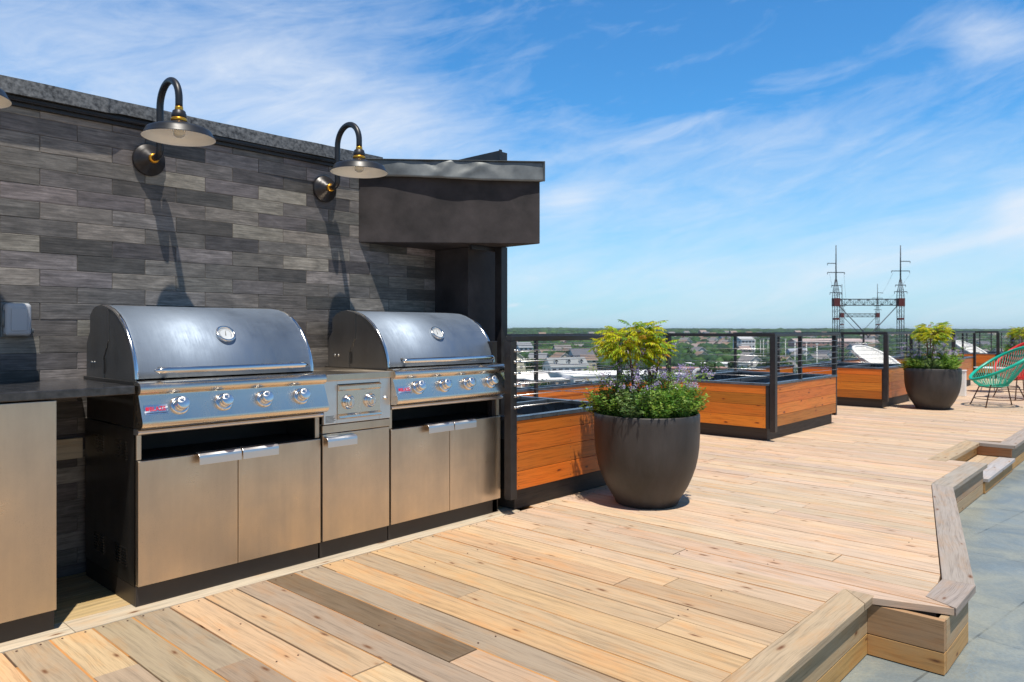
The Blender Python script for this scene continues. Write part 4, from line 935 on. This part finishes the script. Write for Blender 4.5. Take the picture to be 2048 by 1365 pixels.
for a in [(1180, 345, 34), (1130, 440, 20), (1095, 330, 14), (1042, 262, 12), (1400, 420, 22), (1440, 480, 26), (1490, 700, 20), (1635, 760, 45), (1595, 640, 20), (1270, 400, 25)]: q = at(a[0], a[1]); clear.append((q[0], q[1], a[2]))
pts, sz, cl = [], [], []
d_ = 430.0
while d_ < 4300:
    step = max(5.5, d_*.0125); w_ = d_*.80; s_ = -d_*.10
    while s_ < w_:
        dd = d_+random.uniform(-.5, .5)*step; s2 = s_+random.uniform(-.5, .5)*step*1.2; x_ = F3[0]*dd+R3[0]*s2; y_ = F3[1]*dd+R3[1]*s2
        dens = .5+.5*math.sin(x_*.021+math.sin(y_*.017)*2)*math.sin(y_*.023+1.7)
        thr = .62 if d_ < 650 else (.36 if d_ < 1200 else (.18 if d_ < 1700 else .08))
        ok = dens > thr-.3*random.random() and all((x_-a)**2+(y_-b)**2 > (r_+6)**2 for a, b, r_ in clear)
        if ok:
            r_ = step*random.uniform(.5, .85); h_ = min(r_*1.0, random.uniform(4.5, 7.5)); pts.append((x_, y_, float(ground(x_, y_))+h_*.75)); sz.append((r_, r_, h_)); cl.append(random.choice(greensF)*random.uniform(.75, 1.3))
        s_ += step*1.15
    d_ += step
fo = rand_blobs(pts, [np.array(s_) for s_ in sz], cl, 'forest'); tag(fo, kind='stuff')
# single trees
def treeproto(kind, h, w_, col, n=520):
    cr = MB(); lob = [(random.uniform(-.5, .5)*w_*.55, random.uniform(-.5, .5)*w_*.55, h*random.uniform(.42, .85), w_*random.uniform(.2, .33)) for _ in range(9)]+[(0, 0, h*.7, w_*.34)]
    for _ in range(n):
        lx, ly, lz, lr = random.choice(lob); d = rv(1).normalized(); r_ = lr*random.uniform(.75, 1.1); c = Vector((lx, ly, lz))+Vector((d.x*r_, d.y*r_, d.z*r_*.85)); nr = (d+rv(.6)).normalized(); a = nr.orthogonal().normalized(); b = nr.cross(a); s_ = random.uniform(.35, .65)*w_/9
        cr.face([c+a*s_, c+b*s_, c-a*s_*.9, c-b*s_], vary(col, .35, .08))
    tr = MB(); tr.tube([(0, 0, 0), (.1, 0, h*.3), (0, .1, h*.6)], [.35, .28, .12], 7)
    for q in range(3): a = q*2.1; tr.tube([(.05, 0, h*.3), (math.cos(a)*w_*.2, math.sin(a)*w_*.2, h*.6)], [.18, .06], 5)
    t_ = thing('tree', {0: 'rounded dark green tree in the town below', 1: 'broad mid-green tree in the town below', 2: 'light green tree in the town below', 3: 'narrow deep green tree in the town below'}[kind], 'tree', (0, 0, 0), group=['dark rounded trees in town', 'broad mid-green trees in town', 'light green trees in town', 'narrow deep green trees in town'][kind])
    cr.build('crown', M['crown'], t_); tr.build('trunk', M['bark'], t_); return t_
protos = [treeproto(0, 9, 8, (.035, .070, .020)), treeproto(1, 10, 11, (.055, .10, .028)), treeproto(2, 8, 8, (.085, .135, .03)), treeproto(3, 11, 6, (.03, .062, .022))]
todo = []; used = [False]*4; cnt = 0; tries = 0; placed = []
while cnt < 210 and tries < 6000:
    tries += 1; d_ = 215+math.sqrt(random.random())*430; px_ = random.uniform(1000, 1790) if random.random() < .8 else random.uniform(1790, 2080); x_, y_, _ = at(px_, d_)
    if any((x_-a)**2+(y_-b)**2 < (r_+5)**2 for a, b, r_ in clear) or any((x_-a)**2+(y_-b)**2 < 36 for a, b in placed): continue
    if abs(math.sin(x_*.035+y_*.02)) < .25 : continue
    k_ = random.choices((0, 1, 2, 3), (4, 3, 2, 2))[0]; o = protos[k_] if not used[k_] else copy_tree(protos[k_]); used[k_] = True; todo.append((o, px_, d_, 430))
    s_ = random.uniform(.65, 1.15); o.location = (x_, y_, float(ground(x_, y_))-.2); o.scale = (s_, s_, s_*random.uniform(.85, 1.15)); o.rotation_euler = (0, 0, random.uniform(0, 6.28)); placed.append((x_, y_)); cnt += 1
def zone(px_):
    return ('left of the near pot' if px_ < 1215 else 'behind the near pot' if px_ < 1345 else 'above the middle planter' if px_ < 1540 else 'between the middle planter and the gantry' if px_ < 1675 else 'under and right of the gantry')
def relabel(o, px_, d_, split):
    b_ = o['label'].replace(' in the town below', '').replace(' among the trees', ''); z_ = zone(px_); n_z = 'nearer' if d_ < split else 'farther'
    o['label'] = '%s %s, %s' % (n_z, b_, z_); o['group'] = '%s %s, %s' % (n_z, o['group'], z_)
# roads
mb = MB()
def strip(pa, da, pb, db, w_):
    a = Vector(at(pa, da)); b = Vector(at(pb, db)); d = (b-a); n2 = Vector((-d.y, d.x, 0)).normalized()*w_/2; K = 30
    for i_ in range(K):
        q = [a.lerp(b, i_/K), a.lerp(b, (i_+1)/K)]; P = [q[0]-n2, q[1]-n2, q[1]+n2, q[0]+n2]; mb.face([(v.x, v.y, float(ground(v.x, v.y))+.25) for v in P], uv=None)
strip(990, 300, 1420, 310, 26); strip(1330, 250, 1450, 640, 10); strip(1030, 380, 1800, 520, 9); strip(1160, 330, 1120, 640, 9); strip(1500, 400, 1560, 900, 10)
struct('road', mb, M['asphalt'])
# buildings
def gable(px_, d, w_, dep, h, rh, yaw, wallc, roofc, label, name='house', cat='house', wins=3, floors=2, dormers=0, grp=None, flat=False, z=None):
    x_, y_, _ = at(px_, d); gz = float(ground(x_, y_)) if z is None else z
    t_ = thing(name, label, cat, (x_, y_, gz), yaw, group=grp)
    L = MB(); a, b = w_/2, dep/2; L.box(-a, -b, -1.5, a, b, h, wallc)
    if not flat: L.face([(a, -b, h), (a, b, h), (a, 0, h+rh-.1)], wallc); L.face([(-a, b, h), (-a, -b, h), (-a, 0, h+rh-.1)], wallc)
    L.build('wall', M['paint'], t_, world=False)
    r_ = MB()
    if flat: r_.box(-a-.3, -b-.3, h+.01, a+.3, b+.3, h+.5, roofc)
    else:
        e = .5; sl = rh/b
        for sg in (-1, 1):
            P = [(-a-e, sg*(b+e), h-e*sl), (a+e, sg*(b+e), h-e*sl), (a+e, 0, h+rh), (-a-e, 0, h+rh)]; Q = [(p_[0], p_[1], p_[2]-.25) for p_ in P]
            if sg > 0: P = P[::-1]; Q = Q[::-1]
            r_.face(P, roofc); r_.face(Q[::-1], roofc)
            for i_ in range(4): j_ = (i_+1) % 4; r_.face([P[i_], Q[i_], Q[j_], P[j_]], (.7, .7, .7))
    ro = r_.build('roof', M['paint'], t_, world=False)
    if dormers:
        for q in range(dormers):
            xx_ = -a+w_*(q+.5)/dormers; dm = MB(); dm.box(xx_-1, -b*.75, h+rh*.2, xx_+1, -b*.3, h+rh*.55, (.75, .75, .75)); dm.face([(xx_-1.3, -b*.8, h+rh*.53), (xx_, -b*.8, h+rh*.85), (xx_, 0, h+rh*.85), (xx_-1.3, 0, h+rh*.53)], roofc); dm.face([(xx_+1.3, -b*.8, h+rh*.53), (xx_+1.3, 0, h+rh*.53), (xx_, 0, h+rh*.85), (xx_, -b*.8, h+rh*.85)], roofc); dm.box(xx_-.5, -b*.75-.04, h+rh*.25, xx_+.5, -b*.75-.01, h+rh*.5, (.05, .06, .08)); dm.build('dormer', M['paint'], ro, world=False)
    for fl_ in range(floors):
        zz_ = h*(fl_+.35)/floors; hh = min(1.5, h/floors*.45)
        for sg in (-1,):
            for q in range(wins):
                xx_ = -a+w_*(q+.5)/wins; wn = MB(); ww = min(1.2, w_/wins*.3) if not flat else w_/wins*.36
                wn.box(xx_-ww-.12, sg*b-.05, zz_-.1, xx_+ww+.12, sg*b-.01, zz_+hh+.1, (.8, .8, .78)); wn.box(xx_-ww, sg*b-.08, zz_, xx_+ww, sg*b-.052, zz_+hh, (.05, .06, .08)); wn.build('window', M['paint'], t_, world=False)
        wn = MB(); 
        for q in range(2):
            yy_ = -b+dep*(q+.5)/2; wn.box(-a-.08, yy_-.7, zz_, -a-.01, yy_+.7, zz_+hh, (.05, .06, .08)); 
        wn.build('side_window', M['paint'], t_, world=False)
    return t_
yw = TH-math.pi/2
W_, LG = (.78, .78, .76), (.55, .56, .57)
gable(1232, 352, 56, 34, 5.2, 0, yw+.28, (.62, .62, .66), (.88, .88, .86), 'large flat white-roofed commercial building with dark shopfront windows', 'store', 'building', wins=12, floors=1, flat=True)
gable(1131, 445, 24, 15, 4.6, 4.8, yw+.30, W_, (.27, .29, .30), 'long grey-roofed inn with three dormers and white gable', 'inn', 'building', wins=6, floors=1, dormers=3)
gable(1098, 335, 20, 10, 3.4, 0, yw+.30, (.38, .27, .22), (.85, .84, .82), 'low brown building with white flat roof below the inn', 'shop', 'building', wins=5, floors=1, flat=True)
gable(1108, 392, 22, 9, 3.6, 0, yw+.25, (.6, .6, .6), (.86, .86, .85), 'low grey shop with white roof in front of the inn', 'shop', 'building', wins=5, floors=1, flat=True)
gable(1046, 610, 13, 10, 12, 4, yw+.5, (.72, .74, .78), (.25, .27, .30), 'tall pale blue-white house among trees at the left of the railing view', wins=3, floors=3)
gable(1077, 500, 12, 9, 7, 3.5, yw-.3, (.5, .52, .55), (.22, .23, .25), 'grey house just left of the inn', wins=2)
gable(1035, 350, 22, 10, 3.6, 0, yw+.1, (.75, .74, .7), (.85, .85, .84), 'white flat-roofed shed row by the tent', 'shop', 'building', wins=4, floors=1, flat=True)
gable(1060, 345, 16, 8, 4, 2, yw+.3, (.55, .35, .3), (.7, .68, .66), 'small pink-brown shop between tent and white building', wins=3, floors=1)
gable(1385, 425, 38, 10, 4, 0, yw+.05, (.42, .28, .22), (.50, .27, .22), 'long red-brown roofed building behind the near pot', 'shop', 'building', wins=8, floors=1, flat=True)
gable(1445, 460, 44, 14, 5, 0, yw+.1, (.72, .72, .70), (.84, .84, .82), 'wide white warehouse right of the arched gateway', 'warehouse', 'building', wins=8, floors=1, flat=True)
gable(1488, 690, 16, 12, 17, 3, yw+.4, (.72, .74, .78), (.45, .46, .48), 'tall white stepped building on the hill', 'apartment_building', 'building', wins=4, floors=4)
gable(1652, 770, 75, 18, 14, 3, yw+.12, (.42, .25, .22), (.48, .38, .36), 'large brick apartment block with pinkish roofs at the right', 'apartment_building', 'building', wins=14, floors=4)
gable(1715, 820, 40, 18, 12, 3, yw-.2, (.45, .28, .25), (.40, .34, .33), 'second brick apartment block behind the white chair', 'apartment_building', 'building', wins=8, floors=4)
gable(1594, 660, 16, 10, 7, 2.5, yw, (.22, .32, .55), (.30, .33, .40), 'blue-walled building left of the brick apartments', wins=3)
gable(1840, 700, 50, 16, 10, 0, yw+.1, (.45, .30, .28), (.55, .5, .5), 'low brick mill seen past the second pot', 'mill', 'building', wins=10, floors=3, flat=True)
gable(1940, 640, 50, 16, 9, 0, yw+.1, (.45, .28, .26), (.6, .56, .55), 'brick mill behind the railing at the far right', 'mill', 'building', wins=10, floors=3, flat=True)
# marquee tent
tx, ty, _ = at(1043, 262); tt = thing('marquee_tent', 'white peaked marquee tent seen over the first planter', 'tent', (tx, ty, GZ))
mb = MB(); pf = [(0, 6.6), (.12, 6.4), (.3, 5.4), (1.6, 4.4), (4, 3.2), (6.8, 2.4)]; 
ring_ = []
for r_, h_ in pf: ring_.append([(tx+r_*math.cos(math.pi/4*i_+.3), ty+r_*math.sin(math.pi/4*i_+.3), GZ+h_) for i_ in range(8)])
for i_ in range(len(pf)-1):
    for j_ in range(8): mb.face([ring_[i_][j_], ring_[i_+1][j_], ring_[i_+1][(j_+1) % 8], ring_[i_][(j_+1) % 8]], (.85, .84, .80))
mb.build('canopy', M['paint'], tt)
for i_ in range(8): mb = MB(); q = ring_[-1][i_]; mb.tube([(q[0], q[1], GZ), q], .12, 6); mb.build('pole', M['white'], tt)
# arched gateway
gx, gy, _ = at(1400, 400); gt = thing('arched_gateway', 'white arched gateway structure in town right of the near pot', 'gateway', (gx, gy, GZ), yw)
mb = MB(); 
for i_ in range(16):
    a0, a1 = math.pi*i_/16, math.pi*(i_+1)/16; f_ = lambda r_, a_, y_: (r_*math.cos(a_), y_, 2.0+r_*math.sin(a_)*.8)
    for y_ in (-1, 1): mb.face([f_(3.0, a0, y_), f_(4.2, a0, y_), f_(4.2, a1, y_), f_(3.0, a1, y_)], W_)
    mb.face([f_(4.2, a0, -1), f_(4.2, a0, 1), f_(4.2, a1, 1), f_(4.2, a1, -1)], W_); mb.face([f_(3.0, a0, -1), f_(3.0, a1, -1), f_(3.0, a1, 1), f_(3.0, a0, 1)], W_)
mb.build('arch', M['paint'], gt, world=False)
for s_ in (-1, 1): mb = MB(); mb.box(s_*3.0, -1, 0, s_*4.2, 1, 1.99, W_); mb.build('pier', M['paint'], gt, world=False)
# scattered houses: four kinds, copies share meshes
kinds = [((.70, .68, .64), (.20, .19, .19), 'small white house with grey gable roof among the trees', 'white gabled houses in town'), ((.62, .56, .44), (.24, .17, .13), 'small cream house with brown roof among the trees', 'cream houses in town'),
         ((.40, .46, .52), (.12, .125, .15), 'small blue-grey house with dark roof among the trees', 'blue-grey houses in town'), ((.50, .30, .26), (.32, .25, .23), 'small brick-red house with pale roof among the trees', 'brick-red houses in town')]
hp = [gable(1000, 600+i_, 11, 9, 5.5, 3.2, 0, k_[0], k_[1], k_[2], wins=2, floors=2, grp=k_[3]) for i_, k_ in enumerate(kinds)]
usedh = [False]*4; hs_ = []; tries = 0
while len(hs_) < 150 and tries < 4000:
    tries += 1; d_ = 400+random.random()**1.1*1200; px_ = random.choice([random.gauss(1440, 70), random.uniform(1010, 1240), random.uniform(1340, 1760), random.uniform(1700, 2040)]); x_, y_, _ = at(px_, d_)
    if any((x_-a)**2+(y_-b)**2 < (r_+8)**2 for a, b, r_ in clear) or any((x_-a)**2+(y_-b)**2 < 210 for a, b in hs_): continue
    k_ = random.choices(range(4), (6, 4, 2, 2))[0]; o = hp[k_] if not usedh[k_] else copy_tree(hp[k_]); usedh[k_] = True; todo.append((o, px_, d_, 800)); s_ = random.uniform(.85, 1.35)
    o.location = (x_, y_, float(ground(x_, y_))+1.6+(d_-400)*.0045); o.rotation_euler = (0, 0, random.choice((yw+.3, yw+.3+math.pi/2))+random.uniform(-.15, .15)); o.scale = (s_, s_, s_); hs_.append((x_, y_))
for q in todo: relabel(*q)
# light poles
pl = None
for px_, d_, h_ in [(1510, 620, 17), (1521, 600, 22), (1527, 560, 22), (1558, 520, 18), (1571, 480, 20), (1590, 380, 24), (1613, 430, 13), (1634, 330, 17), (1536, 640, 20)]:
    x_, y_, _ = at(px_, d_)
    if pl is None:
        pl = thing('light_pole', 'tall pale lamp pole in town seen through the railing', 'pole', (x_, y_, GZ), group='pale lamp poles in town'); mb = MB(); mb.tube([(0, 0, 0), (0, 0, 20)], [.28, .16], 8); mb.build('shaft', M['white'], pl, world=False); mb = MB(); mb.box(-1.1, -.2, 20.01, 1.1, .2, 20.5); mb.build('lamp_head', M['white'], pl, world=False); o = pl
    else: o = copy_tree(pl)
    zt = 1.15-(675-660+abs(px_-1550)*.15)/1471*d_; g0 = float(ground(x_, y_)); o.location = (x_, y_, g0); o.scale = (1, 1, max(.4, min(1.2, (zt-g0)/20.5)))
# cars
carp = None; cc_ = [(.6, .6, .62), (.05, .05, .06), (.35, .03, .03), (.05, .10, .3), (.7, .7, .7), (.2, .21, .22)]
def carmesh(col, label, grp):
    t_ = thing('parked_car', label, 'car', (0, 0, 0), group=grp); mb = MB(); mb.extr([(-.9, .3), (.9, .3), (.9, .85), (-.9, .85)], -2.2, 2.2, col); mb.build('body', M['car'], t_, bevel=.15, world=False)
    mb = MB(); b = len(mb.v); mb.v += [(-1.5, -.85, .86), (1.2, -.85, .86), (1.2, .85, .86), (-1.5, .85, .86), (-1.0, -.7, 1.4), (.6, -.7, 1.4), (.6, .7, 1.4), (-1.0, .7, 1.4)]
    for q in ((0, 1, 5, 4), (1, 2, 6, 5), (2, 3, 7, 6), (3, 0, 4, 7)): mb.fi([b+i_ for i_ in q], (.03, .03, .04))
    mb.fi([b+4, b+5, b+6, b+7], col); mb.build('cabin', M['car'], t_, world=False)
    for sx in (-1.4, 1.4):
        for sy in (-.85, .85): mb = MB(); mb.tube([(sx, sy-.1, .33), (sx, sy+.1, .33)], .33, 12); mb.build('wheel', M['ink'], t_, world=False)
    return t_
names = ['silver', 'black', 'red', 'blue', 'white', 'grey']
cps = [carmesh(c, '%s car parked in the lot before the white-roofed building' % n, '%s cars parked in town' % n) for c, n in zip(cc_, names)]; uc = [False]*6
for i_ in range(30):
    k_ = random.randrange(6); o = cps[k_] if not uc[k_] else copy_tree(cps[k_]); uc[k_] = True; r_ = i_ % 3; px_ = 1085+ (i_//3)*22+random.uniform(-3, 3); x_, y_, _ = at(px_, 296+r_*9.0); o.location = (x_, y_, float(ground(x_, y_))+.26); o.rotation_euler = (0, 0, yw+math.pi/2+random.uniform(-.05, .05))

# ------------------------------------------------------------------ railway catenary gantries
M['gant'] = simple('dark_painted_steel_lattice', (.05, .06, .08), .6); M['gred'] = simple('rusty_red_panel', (.12, .022, .022), .7)
def gantry(px0, px1, d, label, zb=GZ):
    k_ = d/1471; w_ = (px1-px0)*k_; x_, y_, _ = at((px0+px1)/2, d); t_ = thing('catenary_gantry', label, 'gantry', (x_, y_, 0), yw, group='railway gantries beyond the railing')
    u = w_/130; Z = lambda yy_: 1.15+(660-yy_)*175/1471 # photo scale of the nearer gantry
    return t_, u, w_
def build_gantry(px0, px1, d, label, toff):
    t_, u, w_ = gantry(px0, px1, d, label); s_ = w_/15.2; zc = 1.15+toff
    Zp = lambda yy_: zc+(605-yy_)*.1190*s_ # truss centre height = zc
    for sg, arms in ((-1, ((528, -17, 0), (546, -17, 17), (572, -9, 10), (586, -12, 11))), (1, ((524, 0, 19), (543, -18, 18), (571, -10, 10), (584, -12, 13)))):
        cx_ = sg*w_/2; mb = MB(); W2 = .55*s_
        P0 = [(cx_+a*W2, b*W2) for a in (-1, 1) for b in (-1, 1)]
        zb_, z1_, z2_ = GZ-1, Zp(590), Zp(560)
        for a, b in P0: mb.tube([(a, b, zb_), (a, b, z1_), (cx_+(a-cx_)*.25, b*.25, z2_)], .085*s_, 5)
        zz_ = zb_; fl_ = 1
        while zz_ < z1_:
            z3 = zz_+1.25*s_
            for a, b in ((-1, -1), (1, 1)): mb.tube([(cx_+W2*fl_, a*W2, zz_), (cx_-W2*fl_, a*W2, z3)], .035*s_, 4); mb.tube([(cx_-W2, a*W2, z3), (cx_+W2, a*W2, z3)], .03*s_, 4)
            zz_ = z3; fl_ = -fl_
        for q in range(4):
            zq = z1_+(z2_-z1_)*(q+.5)/4; wq = W2*(1-.75*(q+.5)/4); mb.tube([(cx_-wq, -wq, zq), (cx_+wq, -wq, zq)], .04*s_, 4)
        mb.tube([(cx_, 0, z2_-.3), (cx_, 0, Zp(492))], [.17*s_, .10*s_], 6); mb.build('tower', M['gant'], t_, world=False)
        for yy_, a, b in arms: mb = MB(); mb.tube([(cx_+a*.119*s_, 0, Zp(yy_)), (cx_+b*.119*s_, 0, Zp(yy_))], .10*s_, 5); [mb.tube([(cx_+q*.119*s_, 0, Zp(yy_)), (cx_+q*.119*s_, 0, Zp(yy_+4))], .06*s_, 5) for q in (a, b) if q]; mb.build('cross_arm', M['gant'], t_, world=False)
        mb = MB(); mb.box(cx_-.72*s_, -.7*s_, Zp(613), cx_+.72*s_, .7*s_, Zp(597)); mb.build('junction_box', M['gred'], t_, world=False); mb = MB(); mb.box(cx_-.6*s_, -.62*s_, Zp(640), cx_+.6*s_, .62*s_, Zp(636)); mb.build('red_band', M['gred'], t_, world=False)
    mb = MB(); za, zb_ = Zp(599), Zp(611); n2 = 14
    for y_ in (-.4*s_, .4*s_):
        for zq in (za, zb_): mb.tube([(-w_/2, y_, zq), (w_/2, y_, zq)], .10*s_, 5)
        for i_ in range(n2):
            a = -w_/2+w_*i_/n2; b = -w_/2+w_*(i_+1)/n2; mb.tube([(a, y_, za if i_ % 2 else zb_), (b, y_, zb_ if i_ % 2 else za)], .055*s_, 4); mb.tube([(a, y_, za), (a, y_, zb_)], .05*s_, 4)
    mb.build('truss', M['gant'], t_, world=False)
    mb = MB(); c0 = Zp(667)
    for sg in (-1, 1): mb.tube([(sg*(w_/2-.6*s_), 0, Zp(611)), (sg*.7*s_, 0, c0), (-sg*.2*s_, 0, c0-1.0*s_)], .12*s_, 5)
    mb.tube([(0, 0, c0+.3), (0, 0, GZ)], .12*s_, 5) if False else None
    mb.build('brace', M['gant'], t_, world=False)
    return t_
build_gantry(1672, 1801, 175, 'nearer dark steel railway gantry with two masts', (660-605)*175/1471)
build_gantry(1684, 1755, 322, 'farther smaller railway gantry seen between the masts of the nearer one', (660-631)*322/1471)
wm = MB()
for px_ in (1659, 1688, 1786, 1820):
    for yy_ in ((548,) if px_ in (1659, 1820) else (546,)):
        a = Vector(at(px_, 175, 1.15+(660-yy_)*175/1471)); b = Vector(at(1684+(px_-1672)*.55, 322, 1.15+(660-598)*322/1471)); P = [a.lerp(b, u)+Vector((0, 0, -8*u*(1-u))) for u in np.linspace(0, 1, 14)]; o = MB(); o.tube(P, .02, 4); tag(o.build('power_line', M['gant']), 'thin power line strung between the two railway gantries', 'power line', 'power lines between the gantries')

# ------------------------------------------------------------------ air
m = bpy.data.materials.new('pale_haze'); m.use_nodes = True; m.node_tree.nodes.clear(); k = NT(m.node_tree)
pv = k.n('ShaderNodeVolumePrincipled'); pv.inputs['Color'].default_value = (.80, .90, 1, 1); pv.inputs['Density'].default_value = .000065; pv.inputs['Anisotropy'].default_value = .2
om = k.n('ShaderNodeOutputMaterial'); k.put(om.inputs['Volume'], pv.outputs[0])
mb = MB(); mb.box(-13500, -13500, -40, 13500, 13500, 32); tag(mb.build('haze', m), kind='stuff')
